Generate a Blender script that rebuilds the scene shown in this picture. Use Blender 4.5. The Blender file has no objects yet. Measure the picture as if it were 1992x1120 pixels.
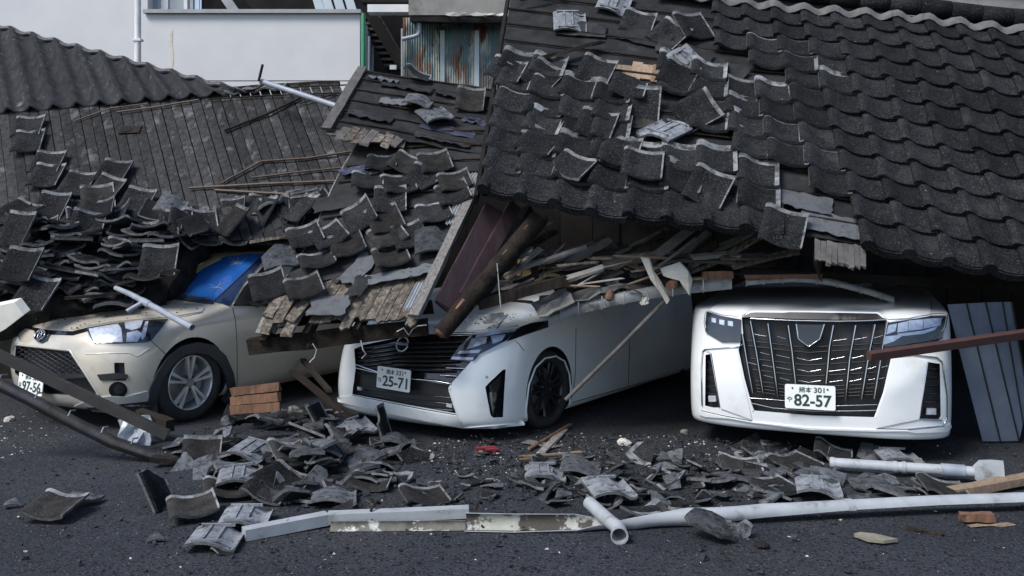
import bpy, bmesh, math, random
from mathutils import Vector, Matrix, noise, geometry
from mathutils.bvhtree import BVHTree
R = random.Random(7)
SC = bpy.context.scene
COL = SC.collection
rad = math.radians
# ---------------------------------------------------------------- camera
F, CX, HY, EYE = 1800.0, 996.0, 440.0, 1.6      # focal length and horizon in photograph pixels, eye height in metres
cam = bpy.data.cameras.new('camera'); cam_o = bpy.data.objects.new('camera', cam); COL.objects.link(cam_o)
cam.sensor_width = 36.0; cam.lens = 36.0 * F / 1992.0
cam.shift_y = -(560.0 - HY) / 1992.0
cam.clip_start = 0.1; cam.clip_end = 3000
cam_o.location = (0, 0, EYE); cam_o.rotation_euler = (rad(90), 0, 0)
SC.camera = cam_o
# ---------------------------------------------------------------- sky and sun
SUN_EL, SUN_AZ = 50.0, 230.0        # degrees; azimuth clockwise from +Y (the way the camera looks)
w = bpy.data.worlds.new('World'); SC.world = w; w.use_nodes = True
nt = w.node_tree; nt.nodes.clear()
sky = nt.nodes.new('ShaderNodeTexSky'); sky.sky_type = 'NISHITA'; sky.sun_disc = False
sky.sun_elevation = rad(SUN_EL); sky.sun_rotation = rad(SUN_AZ)
sky.air_density = 1.0; sky.dust_density = 1.2; sky.ozone_density = 1.0; sky.altitude = 50
bg = nt.nodes.new('ShaderNodeBackground'); bg.inputs['Strength'].default_value = 0.08
wo = nt.nodes.new('ShaderNodeOutputWorld')
nt.links.new(sky.outputs[0], bg.inputs[0]); nt.links.new(bg.outputs[0], wo.inputs[0])
sun = bpy.data.lights.new('sun', 'SUN'); sun.energy = 1.7; sun.angle = rad(22); sun.color = (1.0, 0.97, 0.935)
sun_o = bpy.data.objects.new('sun', sun); COL.objects.link(sun_o)
_d = Vector((math.sin(rad(SUN_AZ)) * math.cos(rad(SUN_EL)), math.cos(rad(SUN_AZ)) * math.cos(rad(SUN_EL)), math.sin(rad(SUN_EL))))
sun_o.rotation_euler = _d.to_track_quat('Z', 'Y').to_euler()
sun_o.location = (0, -5, 12)
vs = SC.view_settings
vs.view_transform = 'Standard'; vs.look = 'None'; vs.gamma = 1.0; vs.use_curve_mapping = False; vs.exposure = 1.2
SC.cycles.use_denoising = True
SC.cycles.max_bounces = 6; SC.cycles.transparent_max_bounces = 6
# ---------------------------------------------------------------- pixel rays -> places
def P(px, py, Y): return Vector(((px - CX) / F * Y, Y, EYE - (py - HY) / F * Y))
def G(px, py, z=0.0): return P(px, py, (EYE - z) * F / (py - HY))
def V(*a): return Vector(a)
# ---------------------------------------------------------------- materials
def _n(t, typ, **kw):
    n = t.nodes.new(typ)
    for k, v in kw.items():
        if k in n.inputs: n.inputs[k].default_value = v
        else: setattr(n, k, v)
    return n
def c4(c): return (c[0], c[1], c[2], 1.0)
MATS = {}
def mat(name, c1, c2=None, scale=6.0, rough=0.7, metal=0.0, bump=0.0, bscale=40.0, rnd=0.0, specks=None, stretch=None,
        coat=0.0, contrast=(0.35, 0.65), spec=0.5, wear=None):
    """principled surface: two colours mixed by noise, random value per object, optional specks (colour, scale, amount) and streaky stretch"""
    m = bpy.data.materials.new(name); m.use_nodes = True; t = m.node_tree; t.nodes.clear()
    out = _n(t, 'ShaderNodeOutputMaterial'); b = _n(t, 'ShaderNodeBsdfPrincipled')
    t.links.new(b.outputs[0], out.inputs[0])
    b.inputs['Roughness'].default_value = rough; b.inputs['Metallic'].default_value = metal
    b.inputs['Coat Weight'].default_value = coat; b.inputs['Coat Roughness'].default_value = 0.04
    b.inputs['Specular IOR Level'].default_value = spec
    tc = _n(t, 'ShaderNodeTexCoord'); oi = _n(t, 'ShaderNodeObjectInfo')
    sc = _n(t, 'ShaderNodeVectorMath', operation='SCALE'); sc.inputs[0].default_value = (37.0, 17.0, 71.0)
    t.links.new(oi.outputs['Random'], sc.inputs['Scale'])
    ad = _n(t, 'ShaderNodeVectorMath', operation='ADD')
    t.links.new(tc.outputs['Object'], ad.inputs[0]); t.links.new(sc.outputs[0], ad.inputs[1])
    vec = ad.outputs[0]
    if stretch:
        mp = _n(t, 'ShaderNodeMapping'); mp.inputs['Scale'].default_value = stretch
        t.links.new(vec, mp.inputs[0]); vec = mp.outputs[0]
    nz = _n(t, 'ShaderNodeTexNoise', Scale=scale, Detail=6.0, Roughness=0.62); t.links.new(vec, nz.inputs['Vector'])
    col = None
    if c2 is None: c2 = tuple(x * 0.8 for x in c1)
    mr = _n(t, 'ShaderNodeMapRange'); mr.inputs[1].default_value = contrast[0]; mr.inputs[2].default_value = contrast[1]
    t.links.new(nz.outputs[0], mr.inputs[0])
    mx = _n(t, 'ShaderNodeMix', data_type='RGBA'); mx.inputs[6].default_value = c4(c1); mx.inputs[7].default_value = c4(c2)
    t.links.new(mr.outputs[0], mx.inputs[0]); col = mx.outputs[2]
    if wear:      # (colour, scale, lo, hi): patches with a shape of their own
        nw = _n(t, 'ShaderNodeTexNoise', Scale=wear[1], Detail=8.0, Roughness=0.7); t.links.new(vec, nw.inputs['Vector'])
        mw = _n(t, 'ShaderNodeMapRange'); mw.inputs[1].default_value = wear[2]; mw.inputs[2].default_value = wear[3]
        t.links.new(nw.outputs[0], mw.inputs[0])
        m3 = _n(t, 'ShaderNodeMix', data_type='RGBA'); m3.inputs[7].default_value = c4(wear[0])
        t.links.new(mw.outputs[0], m3.inputs[0]); t.links.new(col, m3.inputs[6]); col = m3.outputs[2]
    if specks:    # (colour, scale, threshold)
        for sp in (specks if isinstance(specks, list) else [specks]):
            ns = _n(t, 'ShaderNodeTexNoise', Scale=sp[1], Detail=2.0, Roughness=0.5); t.links.new(ad.outputs[0], ns.inputs['Vector'])
            ms = _n(t, 'ShaderNodeMapRange'); ms.inputs[1].default_value = sp[2]; ms.inputs[2].default_value = sp[2] + 0.07
            t.links.new(ns.outputs[0], ms.inputs[0])
            m2 = _n(t, 'ShaderNodeMix', data_type='RGBA'); m2.inputs[7].default_value = c4(sp[0])
            t.links.new(ms.outputs[0], m2.inputs[0]); t.links.new(col, m2.inputs[6]); col = m2.outputs[2]
    if rnd:
        rr = _n(t, 'ShaderNodeMapRange'); rr.inputs[3].default_value = 1 - rnd; rr.inputs[4].default_value = 1 + rnd
        t.links.new(oi.outputs['Random'], rr.inputs[0])
        hv = _n(t, 'ShaderNodeHueSaturation'); t.links.new(rr.outputs[0], hv.inputs['Value']); t.links.new(col, hv.inputs['Color']); col = hv.outputs[0]
    t.links.new(col, b.inputs['Base Color'])
    if bump:
        nb = _n(t, 'ShaderNodeTexNoise', Scale=bscale, Detail=5.0, Roughness=0.6); t.links.new(vec, nb.inputs['Vector'])
        bp = _n(t, 'ShaderNodeBump', Strength=bump, Distance=0.01); t.links.new(nb.outputs[0], bp.inputs['Height'])
        t.links.new(bp.outputs[0], b.inputs['Normal'])
    MATS[name] = m
    return m
mat('asphalt', (0.0216, 0.0245, 0.0302), (0.0346, 0.0389, 0.0475), 1.1, 0.9, bump=1.0, bscale=85, spec=.25, wear=((0.0446, 0.0461, 0.0490), .9, .5, .7), specks=[((0.0086, 0.0086, 0.0101), 60, 0.54), ((0.1152, 0.1188, 0.1260), 75, 0.63), ((0.2376, 0.2448, 0.2520), 50, 0.71)])
mat('tile_face', (0.0084, 0.0087, 0.0098), (0.0189, 0.0196, 0.0217), 7, 0.88, bump=0.8, bscale=170, rnd=0.35, wear=((0.0315, 0.0329, 0.0343), 3.2, 0.52, 0.72), specks=[((0.0525, 0.0546, 0.0581), 85, 0.57), ((0.0056, 0.0056, 0.0063), 70, 0.60), ((0.1400, 0.1435, 0.1470), 30, 0.735)], spec=0.12)
mat('tile_cover', (0.0935, 0.1003, 0.1071), (0.2295, 0.2380, 0.2422), 14, 0.75, bump=0.35, bscale=90, rnd=0.3, wear=((0.0425, 0.0425, 0.0425), 11, 0.50, 0.62), spec=0.12)
mat('tile_edge', (0.0562, 0.0585, 0.0615), (0.1275, 0.1312, 0.1350), 25, 0.85, bump=0.5, bscale=120, rnd=0.3, spec=0.12)
mat('tile_back', (0.0464, 0.0512, 0.0592), (0.1000, 0.1072, 0.1184), 14, 0.85, bump=0.6, bscale=120, rnd=0.45, wear=((0.0240, 0.0224, 0.0208), 22, 0.50, 0.62), specks=((0.1760, 0.1840, 0.1920), 90, 0.66), spec=0.12)
mat('tile_pale', (0.15, 0.165, 0.185), (0.26, 0.275, 0.295), 16, 0.85, bump=0.6, bscale=120, rnd=0.15, wear=((0.07, 0.07, 0.07), 18, 0.53, 0.64), specks=((0.09, 0.09, 0.09), 70, 0.64), spec=0.12)
mat('tile_soiled', (0.0158, 0.0154, 0.0150), (0.0360, 0.0345, 0.0330), 10, 0.95, bump=0.9, bscale=60, rnd=0.35, specks=((0.1650, 0.1575, 0.1425), 70, 0.68), spec=0.12)
mat('felt', (0.0150, 0.0158, 0.0173), (0.0338, 0.0345, 0.0360), 5, 0.75, bump=0.35, bscale=22, rnd=0.15, wear=((0.0638, 0.0600, 0.0562), 3.0, 0.56, 0.72), spec=0.12)
mat('felt_pale', (0.062, 0.068, 0.078), (0.12, 0.128, 0.14), 9, 0.8, bump=0.5, bscale=40, rnd=0.2, wear=((0.06, 0.06, 0.06), 9, 0.52, 0.66))
mat('felt_blue', (0.015, 0.02, 0.05), (0.03, 0.036, 0.07), 6, 0.6, bump=0.4, bscale=30)
mat('deck_wood', (0.0208, 0.0212, 0.0224), (0.0480, 0.0476, 0.0480), 7, 0.85, bump=0.4, bscale=60, rnd=0.3, stretch=(3, 3, 1.2), wear=((0.1600, 0.1600, 0.1640), 1.6, 0.55, 0.72), spec=0.12)
mat('wood_grey', (0.13, 0.12, 0.11), (0.26, 0.25, 0.24), 12, 0.85, bump=0.6, bscale=60, rnd=0.25, stretch=(4, 4, 0.6), spec=0.12)
mat('wood_rot', (0.1700, 0.1487, 0.1232), (0.0467, 0.0382, 0.0314), 10, 0.9, bump=0.9, bscale=50, rnd=0.25, stretch=(3, 3, 0.5), wear=((0.2550, 0.2253, 0.1870), 9, 0.52, 0.66), spec=0.12)
mat('wood_dark', (0.0168, 0.0140, 0.0119), (0.0364, 0.0294, 0.0238), 12, 0.85, bump=0.6, bscale=50, rnd=0.25, stretch=(4, 4, 0.6), spec=0.12)
mat('wood_raw', (0.2040, 0.1020, 0.0595), (0.1105, 0.0561, 0.0340), 9, 0.75, bump=0.4, bscale=50, rnd=0.2, stretch=(4, 4, 0.6))
mat('wood_tan', (0.2880, 0.2080, 0.1440), (0.1760, 0.1240, 0.0800), 9, 0.8, bump=0.4, bscale=50, rnd=0.25, stretch=(4, 4, 0.6))
mat('wood_purple', (0.0255, 0.0112, 0.0150), (0.0413, 0.0203, 0.0248), 7, 0.6, bump=0.4, bscale=40, stretch=(3, 3, 0.6))
mat('bark', (0.0112, 0.0091, 0.0080), (0.0294, 0.0238, 0.0196), 10, 0.95, bump=1.0, bscale=35, wear=((0.1540, 0.0630, 0.0315), 5.5, 0.60, 0.66), spec=0.12)
mat('bamboo', (0.10, 0.065, 0.042), (0.05, 0.036, 0.026), 14, 0.6, rnd=0.3)
mat('wall_white', (0.6164, 0.6164, 0.6164), (0.5704, 0.5722, 0.5796), 2.0, 0.85, bump=0.06, bscale=60)
mat('trim_white', (0.72, 0.72, 0.72), (0.62, 0.62, 0.62), 5, 0.6)
mat('trim_grey', (0.36, 0.37, 0.38), (0.28, 0.29, 0.30), 5, 0.6)
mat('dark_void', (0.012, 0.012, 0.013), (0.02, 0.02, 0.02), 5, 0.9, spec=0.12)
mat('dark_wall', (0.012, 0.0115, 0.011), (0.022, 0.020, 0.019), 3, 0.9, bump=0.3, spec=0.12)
mat('concrete', (0.20, 0.20, 0.185), (0.28, 0.275, 0.25), 3.5, 0.9, bump=0.3, bscale=40, wear=((0.12, 0.125, 0.10), 2.5, 0.52, 0.7))
mat('window_pane', (0.30, 0.34, 0.36), (0.36, 0.40, 0.42), 2, 0.12)
mat('panel_blue', (0.50, 0.56, 0.58), (0.44, 0.50, 0.53), 2, 0.5)
mat('green_paint', (0.04, 0.28, 0.12), (0.03, 0.22, 0.10), 8, 0.5)
mat('metal_blue', (0.1275, 0.1573, 0.2167), (0.1785, 0.2082, 0.2677), 4, 0.5, metal=0.1, bump=0.15, bscale=15, specks=((0.3400, 0.3400, 0.3400), 40, 0.74))
mat('metal_grey', (0.20, 0.205, 0.21), (0.30, 0.305, 0.31), 9, 0.5, metal=0.5, bump=0.15, rnd=0.2)
mat('metal_dark', (0.0165, 0.0180, 0.0225), (0.0375, 0.0330, 0.0270), 4, 0.55, metal=0.3, bump=0.2, wear=((0.0375, 0.0435, 0.0600), 3, 0.5, 0.65))
mat('steel_beam', (0.0315, 0.0292, 0.0285), (0.0488, 0.0450, 0.0428), 8, 0.6, metal=0.2, bump=0.2)
mat('rust_bar', (0.075, 0.034, 0.030), (0.05, 0.024, 0.022), 8, 0.6, bump=0.2)
mat('gutter_white', (0.3784, 0.4004, 0.4224), (0.2904, 0.3080, 0.3256), 5, 0.5, rnd=0.06, bump=.1, wear=((0.1320, 0.1232, 0.1056), 5, 0.58, 0.70), specks=((0.1056, 0.1012, 0.0880), 22, .70))
mat('gutter_soil', (0.17, 0.165, 0.14), (0.08, 0.075, 0.06), 8, 0.9, bump=0.5, wear=((0.50, 0.50, 0.47), 7, 0.55, 0.60))
mat('pvc_grey', (0.28, 0.31, 0.36), (0.20, 0.225, 0.26), 9, 0.45, rnd=0.1, wear=((0.10, 0.10, 0.10), 12, 0.6, 0.72))
mat('pipe_pale', (0.34, 0.36, 0.38), (0.26, 0.275, 0.29), 9, 0.6, wear=((.14, .13, .11), 8, .55, .7))
mat('plaster', (0.52, 0.50, 0.45), (0.38, 0.36, 0.32), 9, 0.9, bump=0.5, bscale=50, rnd=0.15)
mat('plaster_grey', (0.22, 0.21, 0.195), (0.14, 0.135, 0.125), 9, 0.9, bump=0.6, bscale=40, rnd=0.3)
mat('cardboard', (0.55, 0.40, 0.16), (0.45, 0.33, 0.13), 6, 0.8)
mat('white_slab', (0.68, 0.66, 0.60), (0.58, 0.56, 0.50), 6, 0.8)
mat('rubber', (0.014, 0.014, 0.015), (0.026, 0.026, 0.027), 12, 0.75, bump=0.2)
mat('paint_beige', (0.56, 0.52, 0.44), (0.53, 0.49, 0.415), 3, 0.30, coat=0.9, metal=0.1, wear=((.36, .34, .30), 5, .56, .8), specks=((0.10, 0.09, 0.08), 60, 0.745))
mat('paint_white', (0.79, 0.815, 0.82), (0.76, 0.785, 0.79), 2.5, 0.28, coat=0.9, wear=((.60, .60, .585), 4, .55, .8), specks=((0.30, 0.30, 0.29), 45, 0.76))
mat('gloss_black', (0.008, 0.008, 0.010), (0.012, 0.012, 0.014), 5, 0.12, coat=0.5)
mat('plastic_black', (0.016, 0.017, 0.019), (0.026, 0.027, 0.03), 9, 0.5)
mat('cladding', (0.022, 0.025, 0.032), (0.034, 0.038, 0.046), 6, 0.55)
mat('chrome', (0.62, 0.63, 0.65), (0.52, 0.53, 0.55), 5, 0.14, metal=1.0)
mat('silver_rim', (0.62, 0.625, 0.63), (0.52, 0.525, 0.53), 6, 0.28, metal=0.45)
mat('dark_rim', (0.035, 0.036, 0.038), (0.05, 0.05, 0.052), 6, 0.3, metal=0.6)
mat('lamp_bright', (0.80, 0.82, 0.86), (0.50, 0.54, 0.60), 30, 0.15, metal=0.35)
mat('lamp_dark', (0.02, 0.022, 0.028), (0.06, 0.065, 0.075), 8, 0.2, metal=0.4)
mat('plate_white', (0.78, 0.79, 0.79), (0.72, 0.73, 0.73), 5, 0.5)
mat('plate_green', (0.012, 0.045, 0.03), (0.012, 0.045, 0.03), 5, 0.5)
mat('red_plastic', (0.22, 0.02, 0.03), (0.16, 0.015, 0.02), 6, 0.4)
mat('wire_pale', (0.45, 0.44, 0.42), (0.3, 0.3, 0.28), 9, 0.5)
mat('stone_tan', (0.24, 0.22, 0.17), (0.16, 0.15, 0.12), 14, 0.9, bump=0.5, bscale=50)
mat('far_roof', (0.0225, 0.0232, 0.0270), (0.0465, 0.0465, 0.0510), 7, 0.85, bump=0.6, bscale=70, stretch=(2, 2, .8), rnd=0.15, wear=((0.2250, 0.2325, 0.2475), 5, 0.60, 0.74), spec=0.12)
mat('roof_verge', (0.13, 0.13, 0.13), (0.075, 0.075, 0.075), 12, 0.9, bump=0.5)
def glass_mat(name, tint=(1, 1, 1), ior=1.5, rough=0.02, dark=0.0):
    m = bpy.data.materials.new(name); m.use_nodes = True; t = m.node_tree; t.nodes.clear()
    out = _n(t, 'ShaderNodeOutputMaterial'); mix = _n(t, 'ShaderNodeMixShader'); fr = _n(t, 'ShaderNodeFresnel', IOR=ior)
    tr = _n(t, 'ShaderNodeBsdfTransparent', Color=c4(tint)); gl = _n(t, 'ShaderNodeBsdfGlossy', Roughness=rough)
    t.links.new(fr.outputs[0], mix.inputs[0]); t.links.new(tr.outputs[0], mix.inputs[1]); t.links.new(gl.outputs[0], mix.inputs[2])
    t.links.new(mix.outputs[0], out.inputs[0]); MATS[name] = m
glass_mat('lamp_glass', (0.95, 0.96, 0.98), 1.38)
def rust_mat():
    m = mat('rust_sheet', (0.13, 0.21, 0.225), (0.10, 0.165, 0.18), 3, 0.7, bump=0.1)
    t = m.node_tree; b = [n for n in t.nodes if n.type == 'BSDF_PRINCIPLED'][0]
    src = b.inputs['Base Color'].links[0].from_socket
    tc = _n(t, 'ShaderNodeTexCoord')
    mp = _n(t, 'ShaderNodeMapping'); mp.inputs['Scale'].default_value = (2.6, 1, 0.8); t.links.new(tc.outputs['Object'], mp.inputs[0])
    for (c, s, lo, hi, off) in (((0.42, 0.43, 0.36), 2.2, 0.50, 0.60, 3.1), ((0.22, 0.085, 0.035), 1.7, 0.50, 0.62, 0), ((0.075, 0.03, 0.018), 2.4, 0.52, 0.60, 8.3)):
        nz = _n(t, 'ShaderNodeTexNoise', Scale=s, Detail=7.0, Roughness=0.6)
        av = _n(t, 'ShaderNodeVectorMath', operation='ADD'); av.inputs[1].default_value = (off, off * 2, off)
        t.links.new(mp.outputs[0], av.inputs[0]); t.links.new(av.outputs[0], nz.inputs['Vector'])
        mr = _n(t, 'ShaderNodeMapRange'); mr.inputs[1].default_value = lo; mr.inputs[2].default_value = hi; t.links.new(nz.outputs[0], mr.inputs[0])
        mx = _n(t, 'ShaderNodeMix', data_type='RGBA'); mx.inputs[7].default_value = c4(c)
        t.links.new(mr.outputs[0], mx.inputs[0]); t.links.new(src, mx.inputs[6]); src = mx.outputs[2]
    t.links.new(src, b.inputs['Base Color'])
rust_mat()
# ---------------------------------------------------------------- objects
def tag(o, label=None, cat=None, group=None, kind=None):
    if label: o['label'] = label
    if cat:
        o['category'] = cat
        if not kind: kind = 'thing'
    if group: o['group'] = group
    if kind: o['kind'] = kind
    return o
def adopt(o, parent):
    if parent is not None:
        o.parent = parent; o.matrix_parent_inverse = world_of(parent).inverted()
WORLD = {}
def world_of(o): return WORLD.get(o.name, o.matrix_basis)
def thing(name, loc, label, cat, group=None, kind=None):
    o = bpy.data.objects.new(name, None); COL.objects.link(o); o.empty_display_size = 0.2
    o.location = loc; WORLD[o.name] = Matrix.Translation(loc)
    return tag(o, label, cat, group, kind)
def link_mesh(me, name, M, parent=None):
    """link mesh data at world matrix M as an object, child of parent if given"""
    o = bpy.data.objects.new(name, me); COL.objects.link(o)
    o.matrix_basis = M; WORLD[o.name] = M.copy()
    adopt(o, parent)
    return o
class MB:
    """collects shapes (world coordinates); build() links them as ONE mesh object with its origin at its base"""
    def __init__(s): s.v = []; s.f = []; s.m = []; s.sm = []
    def add(s, vs_, fs, m=0, smooth=False):
        b = len(s.v); s.v += [Vector(x) for x in vs_]
        for f in fs: s.f.append([b + i for i in f]); s.m.append(m); s.sm.append(smooth)
        return s
    def box(s, c, size, M=None, m=0):
        x, y, z = size[0] / 2, size[1] / 2, size[2] / 2
        vv = [Vector((a, b, d)) for d in (-z, z) for a, b in ((-x, -y), (x, -y), (x, y), (-x, y))]
        if M is not None: vv = [M @ q for q in vv]
        vv = [q + Vector(c) for q in vv]
        return s.add(vv, [(3, 2, 1, 0), (4, 5, 6, 7), (0, 1, 5, 4), (1, 2, 6, 5), (2, 3, 7, 6), (3, 0, 4, 7)], m)
    def beam(s, a, b, wid, hei, up=None, m=0, seg=1, jit=0.0, rag=0.0, bend=None, taper=1.0):
        a, b = Vector(a), Vector(b); d = (b - a); L = d.length; d.normalize()
        up = Vector(up or (0, 0, 1)); sd = d.cross(up)
        if sd.length < 1e-4: sd = d.cross(Vector((0, 1, 0)))
        sd.normalize(); up = sd.cross(d).normalized()
        rings = []
        for i in range(seg + 1):
            t = i / seg; c = a.lerp(b, t)
            if bend: c += Vector(bend) * (4 * t * (1 - t))
            k = 1 + (taper - 1) * t
            r = []
            for (x, y) in ((-1, -1), (1, -1), (1, 1), (-1, 1)):
                q = c + sd * (x * wid / 2 * k) + up * (y * hei / 2 * k)
                if jit: q += Vector((R.uniform(-1, 1), R.uniform(-1, 1), R.uniform(-1, 1))) * jit
                if rag and i in (0, seg): q += d * R.uniform(-rag, rag)
                r.append(q)
            rings.append(r)
        vv = [q for r in rings for q in r]; ff = [(3, 2, 1, 0)]
        for i in range(seg):
            for k in range(4):
                ff.append((i * 4 + k, i * 4 + (k + 1) % 4, i * 4 + 4 + (k + 1) % 4, i * 4 + 4 + k))
        e = seg * 4; ff.append((e, e + 1, e + 2, e + 3))
        return s.add(vv, ff, m)
    def tube(s, path, r, n=8, m=0, cap=True, wall=0.0, flat=1.0):
        path = [Vector(p) for p in path]; k = len(path)
        rs = r if isinstance(r, (list, tuple)) else [r] * k
        rings = []; up = None
        for i, p in enumerate(path):
            d = (path[min(i + 1, k - 1)] - path[max(i - 1, 0)]).normalized()
            if up is None:
                up = Vector((0, 0, 1)) if abs(d.z) < 0.9 else Vector((0, 1, 0))
            sd = d.cross(up).normalized(); up = sd.cross(d).normalized()
            rings.append([p + (sd * math.cos(a) + up * math.sin(a) * flat) * rs[i] for a in [2 * math.pi * j / n for j in range(n)]])
        vv = [q for rg in rings for q in rg]; ff = []
        for i in range(k - 1):
            for j in range(n):
                ff.append((i * n + j, i * n + (j + 1) % n, (i + 1) * n + (j + 1) % n, (i + 1) * n + j))
        s.add(vv, ff, m, True)
        if cap and not wall:
            s.add(rings[0], [tuple(range(n - 1, -1, -1))], m); s.add(rings[-1], [tuple(range(n))], m)
        if wall:       # open pipe: an inner skin and the two rims
            ctr = path; inner = [[ctr[i] + (q - ctr[i]) * (1 - wall) for q in rg] for i, rg in enumerate(rings)]
            vv = [q for rg in inner for q in rg]
            ff = [(i * n + (j + 1) % n, i * n + j, (i + 1) * n + j, (i + 1) * n + (j + 1) % n) for i in range(k - 1) for j in range(n)]
            s.add(vv, ff, m, True)
            for e in (0, k - 1):
                s.add(rings[e] + inner[e], [(j, (j + 1) % n, n + (j + 1) % n, n + j) for j in range(n)], m)
        return s
    def sheet(s, grid, th=0.004, m=0, m2=None, smooth=True, me=None):
        """a grid of points as a solid sheet with thickness below it"""
        a = len(grid); b = len(grid[0])
        N = [[None] * b for _ in range(a)]
        for i in range(a):
            for j in range(b):
                du = grid[min(i + 1, a - 1)][j] - grid[max(i - 1, 0)][j]; dv = grid[i][min(j + 1, b - 1)] - grid[i][max(j - 1, 0)]
                n = du.cross(dv); N[i][j] = n.normalized() if n.length > 1e-9 else Vector((0, 0, 1))
        top = [grid[i][j] for i in range(a) for j in range(b)]
        bot = [grid[i][j] - N[i][j] * th for i in range(a) for j in range(b)]
        ft = [(i * b + j, (i + 1) * b + j, (i + 1) * b + j + 1, i * b + j + 1) for i in range(a - 1) for j in range(b - 1)]
        s.add(top, ft, m, smooth)
        s.add(bot, [tuple(reversed(f)) for f in ft], m if m2 is None else m2, smooth)
        loop = [(i, 0) for i in range(a)] + [(a - 1, j) for j in range(1, b)] + [(i, b - 1) for i in range(a - 2, -1, -1)] + [(0, j) for j in range(b - 2, 0, -1)]
        lp = [grid[i][j] for i, j in loop] + [grid[i][j] - N[i][j] * th for i, j in loop]; k = len(loop)
        s.add(lp, [(q, k + q, k + (q + 1) % k, (q + 1) % k) for q in range(k)], m if me is None else me)
        return s
    def prism(s, pts, d, m=0):
        """planar outline extruded by the vector d"""
        pts = [Vector(p) for p in pts]; k = len(pts); d = Vector(d)
        s.add(pts + [p + d for p in pts], [tuple(range(k)), tuple(range(2 * k - 1, k - 1, -1))] + [(i, k + i, k + (i + 1) % k, (i + 1) % k)[::1] for i in range(k)], m)
        return s
    def mesh(s, name, mats, origin):
        me = bpy.data.meshes.new(name)
        me.from_pydata([tuple(q - origin) for q in s.v], [], s.f)
        for x in mats: me.materials.append(MATS[x])
        me.polygons.foreach_set('material_index', s.m); me.polygons.foreach_set('use_smooth', s.sm)
        me.update()
        return me
    def build(s, name, mats, parent=None, origin=None, fix=True):
        if isinstance(mats, str): mats = [mats]
        if origin is None:
            xs = [q.x for q in s.v]; ys = [q.y for q in s.v]; zs = [q.z for q in s.v]
            origin = Vector(((min(xs) + max(xs)) / 2, (min(ys) + max(ys)) / 2, min(zs)))
        me = s.mesh(name, mats, origin)
        if fix:
            bm = bmesh.new(); bm.from_mesh(me); bmesh.ops.recalc_face_normals(bm, faces=bm.faces); bm.to_mesh(me); bm.free()
        return link_mesh(me, name, Matrix.Translation(origin), parent)
def frame(o, x, z):
    """matrix with origin o, local x along x, local z along z"""
    x = Vector(x).normalized(); z = Vector(z); z = (z - x * z.dot(x)).normalized(); y = z.cross(x)
    M = Matrix.Identity(4)
    for i, a in enumerate((x, y, z)):
        for k in range(3): M[k][i] = a[k]
    M.translation = o
    return M
class Patch:
    """bilinear surface through four corners (bottom-left, bottom-right, top-right, top-left), s to the right and t up the slope"""
    def __init__(s, bl, br, tr, tl, wob=0.0, wsc=1.2, seed=0): s.c = (bl, br, tr, tl); s.w = wob; s.k = wsc; s.o = Vector((seed * 7.3, seed * 3.1, 0))
    def at(s, a, b):
        bl, br, tr, tl = s.c
        p = (bl * (1 - a) + br * a) * (1 - b) + (tl * (1 - a) + tr * a) * b
        if s.w:
            n = (br - bl).cross(tl - bl).normalized()
            p = p + n * (noise.noise(p * s.k + s.o) * s.w)
        return p
    def fr(s, a, b, e=0.02):
        x = s.at(a + e, b) - s.at(a - e, b); y = s.at(a, b + e) - s.at(a, b - e)
        return s.at(a, b), x.normalized(), y.normalized(), x.cross(y).normalized()
    def hit(s, px, py):
        """s, t where the ray through a pixel meets the surface (Newton on the image)"""
        a = b = 0.5
        for _ in range(25):
            def f(a, b):
                p = s.at(a, b); return CX + p.x / p.y * F - px, HY - (p.z - EYE) / p.y * F - py
            e = 1e-3; f0 = f(a, b); fa = f(a + e, b); fb = f(a, b + e)
            j11, j21 = (fa[0] - f0[0]) / e, (fa[1] - f0[1]) / e; j12, j22 = (fb[0] - f0[0]) / e, (fb[1] - f0[1]) / e
            D = j11 * j22 - j12 * j21
            if abs(D) < 1e-9: break
            a -= max(-.5, min(.5, (f0[0] * j22 - f0[1] * j12) / D)); b -= max(-.5, min(.5, (j11 * f0[1] - j21 * f0[0]) / D))
        return a, b
def pix(p): return CX + p.x / p.y * F, HY - (p.z - EYE) / p.y * F
def inside(px, py, poly):
    c = False; j = len(poly) - 1
    for i in range(len(poly)):
        (xi, yi), (xj, yj) = poly[i], poly[j]
        if (yi > py) != (yj > py) and px < (xj - xi) * (py - yi) / (yj - yi) + xi: c = not c
        j = i
    return c
# ================================================================ ground
def ground():
    b = MB(); s = 300.0
    b.add([(-s, -s, 0), (s, -s, 0), (s, s, 0), (-s, s, 0)], [(0, 1, 2, 3)])
    tag(b.build('ground', 'asphalt', origin=V(0, 0, 0)), 'dark grey asphalt car park', None, kind='structure')
ground()
def quad_px(b, pts, Y, depth=0.1, m=0):
    """outline in the picture at distance Y, extruded away from the viewer"""
    b.prism([P(x, y, Y) for x, y in pts], (0, depth, 0), m); return b
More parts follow.
